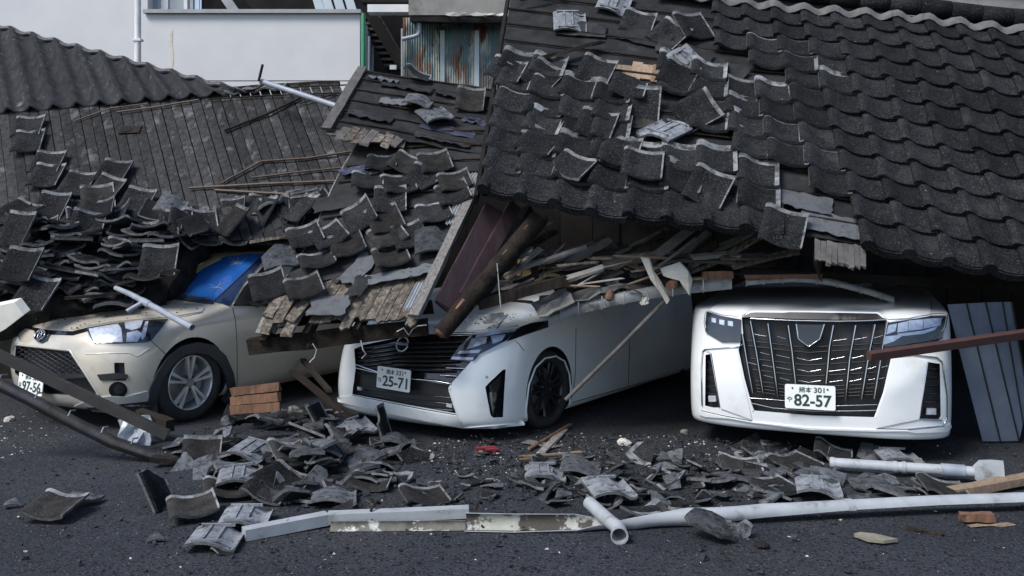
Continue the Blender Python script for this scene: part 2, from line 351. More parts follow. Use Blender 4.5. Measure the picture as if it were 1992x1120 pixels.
# ================================================================ buildings behind
def apartment():
    t = thing('apartment_building', P(200, 440, 13) * 1.0 + V(0, 0, -1.6), 'white rendered apartment building with solid balcony front behind the left roof', 'building')
    b = MB(); a = P(-400, 0, 13.4); c = P(287, 0, 13.4)
    b.box(((a.x + c.x) / 2, 14.4, 3.5), (c.x - a.x, 2.0, 7.0)); b.build('wall', 'wall_white', t)
    # balcony front: upper and lower board with a joint between them
    l, r = P(284, 0, 12.6).x, P(700, 0, 12.6).x
    ztop, zj = P(0, 28, 12.6).z, P(0, 157, 12.6).z
    b = MB(); b.box(((l + r) / 2, 12.66, (ztop + zj) / 2 + 0.006), (r - l, 0.12, ztop - zj)); b.build('balcony_panel', 'wall_white', t)
    b = MB(); b.box(((l + r) / 2, 12.665, zj / 2 - 0.006), (r - l + .0, 0.12, zj)); b.build('balcony_panel', 'wall_white', t)
    b = MB(); b.box(((l + r) / 2, 12.64, ztop + 0.035), (r - l + 0.04, 0.2, 0.05)); b.build('balcony_cap', 'trim_grey', t)
    b = MB(); b.box((r - 0.06, 13.3, ztop / 2), (0.11, 1.15, ztop - 0.02)); b.build('balcony_side', 'wall_white', t)
    b = MB(); b.tube([P(268, -90, 12.9), P(268, 240, 12.9)], 0.045, 10); dp = b.build('downpipe', 'trim_white', t)
    b = MB(); b.box(P(268, 78, 12.9), (0.12, 0.11, 0.03)); b.build('bracket', 'trim_white', dp)
    # inside the balcony: sliding windows, the dark doorway, the ceiling and sloping blinds
    zb = 1.6
    def pane(x0, x1, m, nm, y=13.62, frame_=True):
        a0, a1 = P(x0, 0, y).x, P(x1, 0, y).x; z0, z1 = ztop - 1.4, P(0, -60, y).z
        q = MB(); q.box(((a0 + a1) / 2, y, (z0 + z1) / 2), (a1 - a0 - .06, 0.03, z1 - z0)); o = q.build(nm, m, t)
        if frame_:
            q = MB()
            for e in (a0 + .025, a1 - .025): q.box((e, y - 0.01, (z0 + z1) / 2), (0.05, 0.06, z1 - z0))
            q.build('window_frame', 'trim_white', o)
    pane(290, 322, 'window_pane', 'window'); pane(322, 366, 'window_pane', 'window')
    pane(366, 380, 'trim_grey', 'door_jamb', 13.6, False); pane(380, 392, 'wall_white', 'door_jamb', 13.58, False)
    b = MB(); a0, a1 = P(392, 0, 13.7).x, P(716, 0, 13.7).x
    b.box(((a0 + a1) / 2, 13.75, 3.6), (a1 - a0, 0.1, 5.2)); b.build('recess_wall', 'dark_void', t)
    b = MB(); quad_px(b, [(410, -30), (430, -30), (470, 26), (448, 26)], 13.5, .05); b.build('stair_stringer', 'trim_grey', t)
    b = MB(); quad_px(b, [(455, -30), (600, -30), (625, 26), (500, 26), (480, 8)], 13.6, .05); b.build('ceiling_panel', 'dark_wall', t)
    for x in (600, 618, 640, 662):
        b = MB(); quad_px(b, [(x, -30), (x + 16, -30), (x + 34, 26), (x + 16, 26)], 13.3, .03); b.build('blind_panel', 'panel_blue', t)
    b = MB(); quad_px(b, [(330, 60), (336, 58), (335, 80), (338, 118), (333, 150), (329, 148), (331, 100), (328, 78)], 12.596, .003); tag(b.build('rust_streak', 'stain', t), 'brown rust streak')
mat('stain', (0.60, 0.53, 0.44), (0.68, 0.64, 0.58), 9, 0.9, wear=((0.50, 0.36, 0.24), 8, 0.55, 0.7))
apartment()
def stair_house():
    t = thing('stair_house', P(745, 440, 13.6) + V(0, 0, -1.6), 'dark narrow house with outside stair between the white building and rusty shed', 'building')
    b = MB(); b.box((P(750, 0, 14.5).x, 15.2, 3.2), (1.5, 1.0, 7.4)); b.build('wall', 'dark_wall', t)
    for i in range(9):
        c = P(722 + i * 6.5, 40 + i * 11.5, 13.6); b = MB(); b.box(c, (0.34, 0.5, 0.035)); b.build('stair_tread', 'steel_beam', t)
    b = MB(); b.beam(P(716, 20, 13.2), P(785, 130, 13.2), 0.04, 0.16); b.build('stair_stringer', 'dark_wall', t)
    b = MB(); b.beam(P(717, 19, 12.2), P(796, 19, 12.2), 0.2, 0.10); b.build('cross_beam', 'trim_white', t)
    b = MB(); b.box(P(757, -16, 12.35), (0.7, .2, .32)); b.build('eave_board', 'dark_wall', t)
    b = MB(); b.box(P(765, 131, 12.6), (0.09, .05, .06)); b.build('pale_box', 'panel_blue', t)
    b = MB(); b.tube([P(718, 70, 12.7), P(717, 240, 12.7)], 0.018, 6); b.build('conduit', 'pvc_grey', t)
stair_house()
b = MB(); b.tube([P(707, 26, 12.1), P(706.5, 200, 12.1)], 0.028, 10); b.tube([P(707, 134, 12.1), P(706.5, 138, 12.1)], .045, 10)
tag(b.build('green_pole', 'green_paint'), 'thin green pole standing at the corner of the white balcony', 'pole')
def shed():
    t = thing('corrugated_shed', P(890, 440, 11.6) + V(0, 0, -1.6), 'shed clad in rusty turquoise corrugated sheets with concrete roof slab', 'shed')
    Y = 11.6
    for (x0, x1, dy) in ((783, 862, 0.0), (858, 930, -0.012), (926, 1030, -0.022)):
        a0, a1 = P(x0, 0, Y).x, P(x1, 0, Y).x; z0, z1 = 1.0, P(0, 34, Y).z; n = int((a1 - a0) / 0.0062)
        g = []
        for i in range(n + 1):
            x = a0 + (a1 - a0) * i / n; y = Y + dy + 0.009 * math.sin(2 * math.pi * (x - a0) / 0.0310)
            g.append([V(x, y, z0), V(x, y, (z0 + z1) / 2), V(x, y, z1)])
        b = MB(); b.sheet(g, 0.002); b.build('corrugated_sheet', 'rust_sheet', t)
    for x in (861, 928):
        b = MB(); b.box((P(x, 0, Y).x, Y - .03, 2.6), (0.055, .02, 2.9)); b.build('cover_strip', 'panel_blue' if x == 928 else 'pale_turquoise', t)
    l, r = P(795, 0, 11.2).x, P(1004, 0, 11.2).x
    b = MB(); b.box(((l + r) / 2, 11.75, P(0, 0, 11.2).z + .1), (r - l, 1.1, 0.56)); b.build('roof_slab', 'concrete', t)
    b = MB(); b.beam(P(800, 36, 11.25), P(1004, 40, 11.25), 0.08, 0.085, jit=.008, seg=8); b.build('soffit_beam', 'dark_wall', t)
    b = MB(); b.beam(P(866, 27, 11.16), P(1000, 29, 11.16), 0.03, 0.035, seg=14, jit=0.012); b.build('broken_fascia', 'plaster', t)
    b = MB(); b.tube([P(816, 30, 11.3), P(816, 62, 11.3), P(813, 68, 11.3), P(805, 71, 11.3), P(782, 76, 11.3)], 0.026, 8); b.build('downpipe', 'pvc_grey', t)
    b = MB(); b.box((P(782.5, 0, 11.5).x, 11.5, 2.6), (0.02, .1, 2.9)); b.build('corner_strip', 'pipe_pale', t)
    b = MB(); b.box((P(890, 0, 12.2).x, 12.4, 2.0), (1.35, 1.2, 4)); b.build('core', 'dark_void', t)
mat('pale_turquoise', (0.40, 0.46, 0.46), (0.30, 0.36, 0.36), 5, 0.6)
shed()
def rear_eave():
    t = thing('rear_house', P(1760, 440, 12.4) + V(0, 0, -1.6), 'grey weathered eaves of a house just above the right roof ridge', 'building')
    b = MB(); b.beam(P(1380, -18, 11), P(2150, 26, 11), 0.5, 0.16, seg=8, jit=.006); b.build('eave_board', 'concrete', t)
    b = MB(); b.beam(P(1380, -44, 10.95), P(2150, 2, 10.95), 0.5, 0.09, seg=8, jit=.006); b.build('gutter_board', 'metal_grey', t)
    b = MB(); c = P(1760, 30, 12.0); b.box((c.x, 12.1, c.z / 2 - .1), (5.2, 0.8, c.z)); b.build('wall', 'dark_wall', t)
rear_eave()
mat('wood_dusty', (0.058, 0.054, 0.051), (0.105, 0.098, 0.092), 14, .85, bump=.4)
# ================================================================ roof tiles
TX = [0.0, 0.014, 0.040, 0.068, 0.105, 0.160, 0.215, 0.270, 0.288, 0.300]
TZ = [0.034, 0.050, 0.055, 0.043, 0.021, 0.006, 0.004, 0.016, 0.021, 0.030]
TW, TL, TT, EXPO = 0.300, 0.330, 0.018, 0.262
def prof(x):
    for i in range(len(TX) - 1):
        if x <= TX[i + 1]:
            t = (x - TX[i]) / (TX[i + 1] - TX[i]); return TZ[i] * (1 - t) + TZ[i + 1] * t
    return TZ[-1]
def tile_mesh(name, keep=None, xs=TX, ys=(0.0, 0.012, 0.13, EXPO, 0.316, TL), lift=0.040, disc=False, mats=('tile_face', 'tile_cover', 'tile_edge', 'tile_back'), jit=0.0, amp=1.0, head=EXPO, flange=.2699):
    """wavy pantile (origin at the middle of its front-left corner region): roll on the left, covered flange on the right, covered head"""
    nx, ny = len(xs), len(ys); T = {}; Bm = {}
    for i, x in enumerate(xs):
        for j, y in enumerate(ys):
            z = prof(x) * amp + lift * (1 - y / TL) - (0.006 if j == 0 else 0) + (0.008 if y > .329 else 0)
            jx = R.uniform(-jit, jit); jy = R.uniform(-jit, jit)
            T[i, j] = V(x + jx - TW / 2, y + jy - TL / 2, z); Bm[i, j] = V(x + jx - TW / 2, y + jy - TL / 2 + (0.003 if j == 0 else 0), z - TT - (.013 if j <= 1 and lift else 0))
    cells = [(i, j) for i in range(nx - 1) for j in range(ny - 1) if keep is None or keep((xs[i] + xs[i + 1]) / 2, (ys[j] + ys[j + 1]) / 2)]
    b = MB(); idx = {}; vv = []
    def vid(d, k, tag_):
        if (tag_, k) not in idx: idx[tag_, k] = len(vv); vv.append(d[k])
        return idx[tag_, k]
    faces = []; edges = {}
    for (i, j) in cells:
        q = [(i, j), (i + 1, j), (i + 1, j + 1), (i, j + 1)]
        cover = ys[j] >= head - 1e-6 or xs[i] >= flange
        faces.append((tuple(vid(T, k, 't') for k in q), 1 if cover else 0, True))
        faces.append((tuple(vid(Bm, k, 'b') for k in reversed(q)), 3, True))
        for a, c in zip(q, q[1:] + q[:1]):
            if (c, a) in edges: del edges[c, a]
            else: edges[a, c] = 1
    for (a, c) in edges:
        faces.append((tuple((vid(T, a, 'e'), vid(Bm, a, 'f'), vid(Bm, c, 'f'), vid(T, c, 'e'))), 2, False))
    for f, m, s in faces: b.f.append(list(f)); b.m.append(m); b.sm.append(s)
    b.v = vv
    if disc:
        c = V(0.045 - TW / 2, -TL / 2 - 0.004, 0.058)
        b.tube([c + V(0, 0.05, 0), c + V(0, -0.012, 0)], 0.046, 12, m=0)
        g = [[V(x - TW / 2, -TL / 2 - .002, prof(x) + .026), V(x - TW / 2, -TL / 2 - .002, prof(x) - .028)] for x in TX[3:]]
        b.sheet(g, 0.012, 0)
    me = b.mesh(name, mats, V(0, 0, 0)); me.update()
    return me
PLAIN = ('tile_face', 'tile_face', 'tile_face', 'tile_back')
TILE = tile_mesh('tile'); TILE_SET = tile_mesh('tile', mats=PLAIN)
TILE_EAVE = tile_mesh('tile', disc=True, mats=PLAIN)
def snap_off(src, planes, name='tile'):
    """a tile broken along planes (point, outward direction): clean hard fractures with filled faces"""
    bm = bmesh.new(); bm.from_mesh(src); bmesh.ops.remove_doubles(bm, verts=bm.verts, dist=1e-5)
    for co, no in planes:
        r = bmesh.ops.bisect_plane(bm, geom=bm.verts[:] + bm.edges[:] + bm.faces[:], dist=1e-6, plane_co=co, plane_no=no, clear_outer=True)
        e = [g for g in r['geom_cut'] if isinstance(g, bmesh.types.BMEdge)]
        if e:
            try: f = bmesh.ops.edgeloop_fill(bm, edges=e, mat_nr=2, use_smooth=False)
            except Exception: pass
    bmesh.ops.triangulate(bm, faces=[f for f in bm.faces if len(f.verts) > 4])
    for e in bm.edges: e.smooth = not (len(e.link_faces) == 2 and e.calc_face_angle(0) > rad(28))
    me = bpy.data.meshes.new(name); bm.to_mesh(me); bm.free()
    for m in src.materials: me.materials.append(m)
    return me
def brk(x, y, ang, tilt=.3): return (V(x - TW / 2, y - TL / 2, 0), V(math.cos(rad(ang)), math.sin(rad(ang)), R.uniform(-tilt, tilt)).normalized())
LOOSE = dict(lift=0.0, amp=.8, ys=(0.0, 0.012, 0.13, EXPO, 0.300, 0.316, TL), head=.2999, flange=.2879)
_L = tile_mesh('tile', **LOOSE)
TILE_BROKEN = [snap_off(_L, [brk(.24, .05, -35)]), snap_off(_L, [brk(.06, .27, 140)]), snap_off(_L, [brk(.22, .26, 50), brk(.15, .31, 95)]), snap_off(_L, [brk(.07, .06, 215), brk(.13, .03, 262)])]
SOIL = ('tile_soiled', 'tile_cover', 'tile_edge', 'tile_back')
TILE_SOILED = tile_mesh('tile', mats=SOIL, **LOOSE); TILE_LOOSE = tile_mesh('tile', **LOOSE)
def shard_mesh(k):
    src = tile_mesh('tile', lift=0.0, amp=1.0 if k % 2 else .6, mats=SOIL if k % 3 == 0 else ('tile_face', 'tile_cover', 'tile_edge', 'tile_back'))
    cx, cy = R.uniform(.06, .24), R.uniform(.08, .25); n = R.randint(3, 5); a0 = R.uniform(0, 360); pl = []
    for i in range(n):
        a = a0 + 360 / n * i + R.uniform(-22, 22); d = R.uniform(.045, .12); pl.append(brk(cx + d * math.cos(rad(a)), cy + d * math.sin(rad(a)), a, .5))
    me = snap_off(src, pl, 'shard')
    if len(me.vertices) < 8: return shard_mesh(k)
    c = sum((v.co for v in me.vertices), Vector()) / len(me.vertices)
    for v in me.vertices: v.co -= c
    return me
SHARDS = [shard_mesh(k) for k in range(24)]
def ribbed():
    me0 = tile_mesh('tile', lift=0.0); b = MB()
    for v in me0.vertices: b.v.append(v.co.copy())
    for p in me0.polygons: b.f.append(list(p.vertices)); b.m.append(p.material_index); b.sm.append(p.use_smooth)
    for x in (.125, .20): b.box((x - TW / 2, .0, prof(x) - TT - .002), (.016, .26, .014), m=3)
    b.box((.165 - TW / 2, .125, .004 - TT - .002), (.20, .018, .016), m=3); b.box((.17 - TW / 2, -.13, .004 - TT - .001), (.18, .014, .012), m=3)
    return b.mesh('tile', ('tile_face', 'tile_cover', 'tile_edge', 'tile_pale'), V(0, 0, 0))
TILE_RIB = ribbed()
def rot(M, ax, deg): return M @ Matrix.Rotation(rad(deg), 4, ax)
# ================================================================ right roof
NC, NR = 14, 12
RR = Patch(P(933, 378, 6.75), P(1990, 545, 6.20), P(1788, 51, 8.43), P(998, -29, 9.04), wob=0.05, wsc=0.7)
GAPS = [[(940, -60), (1358, -60), (1366, 112), (1478, 112), (1484, 160), (1400, 150), (1385, 120), (1290, 130), (1270, 165), (1180, 168), (1060, 132), (960, 118)],
        [(1484, 150), (1545, 160), (1552, 195), (1500, 190)],
        [(1195, 185), (1275, 150), (1330, 215), (1400, 268), (1395, 330), (1330, 318), (1285, 300), (1212, 270)],
        [(1460, 330), (1520, 330), (1590, 372), (1600, 405), (1672, 412), (1695, 508), (1575, 470), (1500, 424), (1480, 395)]]
def right_roof():
    t = thing('collapsed_tile_roof', V(1.8, 7.4, 0), 'big dark pantile roof fallen over the two white cars, its right half intact', 'roof')
    # bearing layers: felt over boards, seen where tiles are gone
    g = [[RR.at(i / 28 * 1.36, 0.03 + j / 22 * .98) + V(0, 0, -0.012) + V(0, -.7, .7) * (0.012 * noise.noise(V(i * .5, j * .6, 3))) for j in range(23)] for i in range(29)]
    b = MB(); b.sheet(g, 0.006); b.build('roofing_felt', 'felt', t)
    n = 26
    for k in range(n):
        a0, a1 = k / n * 1.36, (k + .97) / n * 1.36
        g = [[RR.at(a, bb) + V(0, .7, -.7) * 0.035 for bb in (0.035, .25, .5, .75, 1.0)] for a in (a0, a1)]
        b = MB(); b.sheet(g, 0.016, smooth=False); b.build('board', 'wood_dark', t)
    for r in range(1, 13):
        pts = [RR.at(a / 20 * 1.36, (r + .02) / NR) + V(0, -.7, .7) * 0.014 for a in range(21)]
        b = MB(); b.tube(pts, 0.011, 4); b.build('batten', 'wood_dark', t)
    # eave boards under the lowest row
    for k in range(3):
        g = [[RR.at(a / 12 * 1.36, 0.06 + k * .05) + V(0, .05, -.06 + dz) for dz in (0.0, -0.05)] for a in range(13)]
        b = MB(); b.sheet(g, .03, smooth=False); b.build('eave_board', 'dark_wall', t)
    nt_ = 0
    for r in range(NR):
        for c in range(0, 19):
            a, bb = (c + .5) / NC, (r + .5) / NR
            p, x, y, n = RR.fr(a, bb)
            px, py = pix(p)
            if px > 2080 or any(inside(px, py, gp) for gp in GAPS): continue
            sx = (RR.at((c + 1) / NC, bb) - RR.at(c / NC, bb)).length / 0.265
            sy = (RR.at(a, (r + 1) / NR) - RR.at(a, r / NR)).length / EXPO
            dis = max(0.0, min(1.0, (1640 - px) / 250.0)) * max(0.0, min(1, (px - 950) / 150)) if py > 90 else 0
            if px < 1700 and py < 420 and dis > 0: k = dis
            else: k = 0
            jx, jy = R.gauss(0, .009) * k + R.gauss(0, .002), R.gauss(-.022, .028) * k + R.gauss(0, .003)
            M = frame(p + n * (0.024 + R.uniform(0, .02) * k) + x * jx + y * jy, x, n)
            M = rot(M, 'Z', R.gauss(0, 2.0) * k + R.gauss(0, .5)); M = rot(M, 'X', R.gauss(0, 1.6) * k + R.gauss(0, .6)); M = rot(M, 'Y', R.gauss(0, 1.8) * k + R.gauss(0, .4))
            # tile is longer than its exposure: keep the front edge on the course line
            M = M @ Matrix.Translation((0.0175 * sx, 0.034 * sy, 0)) @ Matrix.Diagonal((sx, sy, 1, 1))
            me = TILE_EAVE if r == 0 else (R.choice(TILE_BROKEN) if R.random() < .10 * k else (TILE if k > .05 else TILE_SET))
            link_mesh(me, 'tile', M, t); nt_ += 1
    # ridge: a row of pale saddle pieces over the top course, dark cover tiles behind them
    for c in range(5, 20):
        a = (c + .5) / NC; p, x, y, n = RR.fr(a, 1.0)
        b = MB(); g = []
        for i in range(7):
            u = -0.135 + .27 * i / 6; z = 0.10 + 0.030 * (math.cos((u + .09) * 2 * math.pi / .27))
            g.append([p + x * u + y * (-0.055) + n * (z - .02), p + x * u + y * 0.0 + n * (z + .012), p + x * u + y * .07 + n * (z - .03)])
        b.sheet(g, 0.02); b.build('ridge_saddle', 'roof_verge', t)
        b = MB(); q = p + y * .25 + n * (.12 - .004 * c) + x * .05
        b.tube([q - x * .15, q - x * .14, q + x * .12, q + x * .13], [.06, .085, .085, .07], 10); b.build('ridge_tile', 'tile_face', t)
    pts = [RR.at(a / NC, 1.03) + V(0, .2, -.02) for a in range(4, 22)]
    g = [[q + V(0, 0, .12), q + V(0, .9, -.25)] for q in pts]; b = MB(); b.sheet(g, .02); b.build('rear_slope', 'felt', t)
    # bare boards showing through the torn felt
    for i in range(6):
        s, q = RR.hit(1178 + i * 20, 138 + (i % 3) * 3); p, x, y, n = RR.fr(s, q)
        M = frame(p + n * 0.004, x, n); b = MB(); b.box((0, 0, 0), (0.088, 0.24 + R.uniform(-.03, .03), 0.012)); me = b.mesh('bare_board', ['wood_tan'], V(0, 0, 0)); link_mesh(me, 'bare_board', M, t)
    for (px, py, w_, l_) in ((1478, 350, .16, .07), (1560, 330, .1, .05), (1300, 345, .14, .05)):
        s, q = RR.hit(px, py); p, x, y, n = RR.fr(s, q); b = MB(); b.box((0, 0, 0), (w_, l_, .012)); link_mesh(b.mesh('bare_board', ['wood_raw'], V(0, 0, 0)), 'bare_board', frame(p + n * .006, x, n), t)
    # torn felt flaps
    for (px, py, w_, l_, up, ang, m) in ((1250, 78, .5, .16, .07, -12, 'felt'), (1130, 60, .45, .2, .03, 5, 'felt'), (1330, 105, .5, .14, .05, -8, 'felt'), (1420, 140, .3, .14, .05, -25, 'felt'), (1340, 250, .35, .18, .05, 20, 'felt'), (1390, 330, .5, .13, .05, -12, 'felt'), (1560, 395, .42, .2, .03, -6, 'felt_pale'), (1620, 440, .45, .22, .012, -6, 'felt_pale')):
        s, q = RR.hit(px, py); p, x, y, n = RR.fr(s, q); M = rot(frame(p + n * .016, x, n), 'Z', ang)
        g = [[M @ V(-w_ / 2 + w_ * i / 12 + .012 * noise.noise(V(j * .7, px, 1)), -l_ / 2 + l_ * j / 6 + .03 * noise.noise(V(i * .5, px, 0)), up * ((j / 6.0 if m == 'felt' else 1 - j / 6.) ** 3) * (.6 + .8 * abs(noise.noise(V(i * .4, px, 2)))) + .012 * noise.noise(V(i * .45, j * .45, px))) for j in range(7)] for i in range(13)]
        b = MB(); b.sheet(g, .004); b.build('felt_flap', m, t)
    # rotten eave edge where the lowest tiles are gone
    for i in range(9):
        s, q = RR.hit(1590 + i * 11, 486 + i * 1.5); p, x, y, n = RR.fr(s, q)
        M = rot(frame(p + n * .004, x, n), 'Z', R.uniform(-3, 3)); b = MB(); b.beam((0, -.10 - R.uniform(0, .04), 0), (0, .09, 0), .036, .02, rag=.012, jit=.002); link_mesh(b.mesh('rotten_board', ['wood_dusty'], V(0, 0, 0)), 'rotten_board', M, t)
    # barge board along the left verge
    g = [[RR.at(-0.012 + e, bb / 10) + V(0, .05, -.07) * f for f in (0, 1)] for bb in range(11) for e in (0,)]
    b = MB(); b.sheet(g, .03); b.build('barge_board', 'dark_wall', t)
    return t
RIGHT_ROOF = right_roof()
# slipped and overturned tiles on the right roof: pixel, turn in the roof plane, lean, upside down?
def loose_tile(patch, px, py, ang, lx, ly, lab, grp=None, me=None, flip=False, lift=.05, name='pantile', scale=1.0):
    s, q = patch.hit(px, py); p, x, y, n = patch.fr(s, q)
    M = frame(p + n * lift, x, n); M = rot(M, 'Z', ang); M = rot(M, 'X', lx); M = rot(M, 'Y', ly)
    if flip: M = rot(M, 'Y', 180)
    M = M @ Matrix.Diagonal((scale, scale, scale, 1))
    return tag(link_mesh(me or TILE_LOOSE, name, M), lab, 'roof tile', grp)
B0, B1, B2, B3 = TILE_BROKEN
for a in [(1108, 48, 12, 0, 0, 'pale upturned roof tile with two grooves near the top edge of the right roof', None, None, True, .05),
          (1195, 12, -6, 6, 4, 'pale weathered roof tile at the very top of the right roof', None, TILE_SOILED, True, .06),
          (1240, 50, -5, 3, -2, 'dark roof tile alone on bare felt below the ridge, left of a tilted pair', None, None, False, .03),
          (1300, 75, -28, 8, 0, 'left tile of the tilted pair below the broken ridge', None, None, False, .04),
          (1345, 62, 30, 8, 8, 'right tile of the tilted pair below the broken ridge', None, None, False, .06),
          (1335, 133, 55, 20, -10, 'pale overturned tile half under felt above the central gap', None, B3, True, .06),
          (1158, 150, -10, 6, 0, 'dark tile slid beside the bare orange boards', None, None, False, .06),
          (1222, 185, -3, -4, 0, 'tile with pale smooth upper half beside the central gap', None, B2, False, .10),
          (1316, 165, -14, 4, 4, 'dark tile with pale edge right of the central gap top', None, None, False, .09),
          (1292, 265, 148, 12, 8, 'large pale tile lying turned round in the central gap', None, B0, True, .08),
          (1352, 238, -58, 20, 18, 'dark tile standing on edge at the right of the central gap', None, None, False, .10),
          (1247, 213, 3, 30, 0, 'tile tipped edge-on under the half pale tile', None, B1, False, .05),
          (1248, 348, 2, -6, 0, 'tile with bright pale right edge riding high on the lower left slope', None, None, False, .14),
          (1205, 315, -4, -3, 0, 'tile with pale left roll stacked above the lower left slope', None, B1, False, .11),
          (1160, 258, -5, -2, 0, 'tile with pale roll pushed up in the left slope middle', None, None, False, .08),
          (1375, 380, -16, 6, 0, 'slipped tile leaning down at the lower end of the left slope', None, None, False, .08),
          (1050, 290, -14, -6, -5, 'tile lifted out of line near the left verge', None, None, False, .07),
          (1110, 345, -18, -8, -6, 'tile pushed over its neighbour on the lower left slope', None, B3, False, .10),
          (1520, 455, -8, 4, 0, 'lowest slipped tile hanging beside the bare eave', None, None, False, .06),
          (985, 150, -4, -6, 0, 'topmost tile of the left verge standing up like a cap', None, None, False, .07),
          (1055, 160, -22, 4, 4, 'second top tile beside the left verge, tilted right', None, None, False, .06)]:
    loose_tile(RR, a[0], a[1], a[2], a[3], a[4], a[5], a[6], TILE_RIB if a[8] else a[7], a[8], a[9])
for (a0, a1, wd, lab) in (((1035, 134), (1170, 98), .05, 'splintered dark batten lying across the felt at the left verge'),
                     ((1015, 14), (1130, -8), .03, 'dark broken stick along the top edge of the right roof')):
    b = MB(); p0 = RR.at(*RR.hit(*a0)) + V(0, -.05, .06); p1 = RR.at(*RR.hit(*a1)) + V(0, -.04, .07)
    b.beam(p0, p1, wd, .03, seg=5, jit=.006, rag=.03); tag(b.build('broken_batten', 'wood_dark'), lab, 'batten')
# ================================================================ left plank roof
DK = Patch(P(2, 430, 8.75), P(775, 430, 8.55), P(660, 157, 10.1), P(-20, 207, 10.2), wob=0.07, wsc=.5, seed=2)
def plank_roof():
    t = thing('plank_roof_deck', V(-3.2, 9.4, 0), 'bare grey plank roof deck stripped of tiles at upper left', 'roof')
    n = 37
    for k in range(n):
        a0, a1 = -.06 + k / n * 1.06, -.06 + (k + R.uniform(.90, .955)) / n * 1.06
        lo = -0.17 + .1 * min(1, max(0, (a0 - .3))); hi = 1.0 + R.uniform(-.012, .012); dz = R.uniform(-.006, .006)
        if a0 > .55: hi = 1.0
        g = [[DK.at(a, lo + (hi - lo) * j / 9) + V(0, -.7, .7) * dz for j in range(10)] for a in (a0, (a0 + a1) / 2, a1)]
        for j in range(10): g[1][j] = g[1][j] + V(0, -.7, .7) * .003
        b = MB(); b.sheet(g, .014, smooth=False); b.build('plank', 'deck_wood', t)
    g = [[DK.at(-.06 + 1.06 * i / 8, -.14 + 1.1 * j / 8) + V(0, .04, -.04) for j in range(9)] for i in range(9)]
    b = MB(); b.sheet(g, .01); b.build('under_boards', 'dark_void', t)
    for (px, py) in ((250, 254),):
        s, q = DK.hit(px, py); p, x, y, nn = DK.fr(s, q); b = MB()
        b.box((0.02, 0, .012), (.22, .115, .012)); link_mesh(b.mesh('repair_patch', ['wood_dark'], V(0, 0, 0)), 'repair_patch', frame(p, x, nn), t)
        b = MB(); b.tube([(-.02, 0, .01), (-.02, 0, .024)], .06, 14, flat=.75); tag(link_mesh(b.mesh('knot_hole', ['dark_wall'], V(0, 0, 0)), 'knot_hole', frame(p, x, nn), t), 'dark round hole')
    for j, bb in enumerate((.96, .90)):
        pts = [DK.at(.62 + a * .05, bb) + V(0, -.02, .025) for a in range(9)]
        b = MB(); b.tube(pts, .008, 4); b.build('edge_batten', 'wood_dark', t)
    b = MB(); b.beam(DK.at(.62, 1.0), DK.at(1.0, 1.0), .03, .05, seg=8, jit=.006); b.build('ridge_board', 'wood_dark', t)
    return t
plank_roof()
for i, (pts, r, m, lab) in enumerate([
        ([(230, 222), (305, 212), (388, 198)], .010, 'bamboo', 'long brown stick lying across the upper left planks'),
        ([(145, 240), (215, 215), (290, 205)], .008, 'bamboo', 'thin brown stick near the left tile roof edge'),
        ([(438, 258), (520, 226), (590, 192)], .016, 'wood_dark', 'thick dark batten lying aslant on the planks under the grey pipe'),
        ([(430, 362), (510, 318), (600, 312), (690, 298)], .012, 'bamboo', 'bent brown stick crossing the right planks'),
        ([(490, 350), (590, 338), (690, 328)], .010, 'bamboo', 'straight brown stick just below the bent stick'),
        ([(370, 370), (510, 362), (655, 356)], .012, 'bamboo', 'long brown stick above the rubble on the right planks'),
        ([(420, 374), (560, 382), (700, 392)], .014, 'bamboo', 'brown stick running into the felt of the middle roof'),
        ([(585, 205), (640, 190), (655, 186)], .008, 'wood_dark', 'short dark stick by the plank roof corner')]):
    path = []
    for (x, y) in pts:
        s, q = DK.hit(x, y); p, _, _, n = DK.fr(s, q); path.append(p + n * .03)
    b = MB(); b.tube(path, r, 6); tag(b.build('stick', m), lab, 'stick')
b = MB(); b.tube([P(508, 158, 9.6), P(660, 208, 9.2)], .030, 10); tag(b.build('grey_pipe', 'pvc_grey'), 'blue grey pipe leaning at the top of the plank roof', 'pipe')
b = MB(); b.tube([P(503, 158, 9.55), P(505, 150, 9.55), P(511, 125, 9.55)], .014, 6); tag(b.build('iron_rod', 'wood_dark'), 'short brown rod sticking up beside the leaning pipe', 'rod')
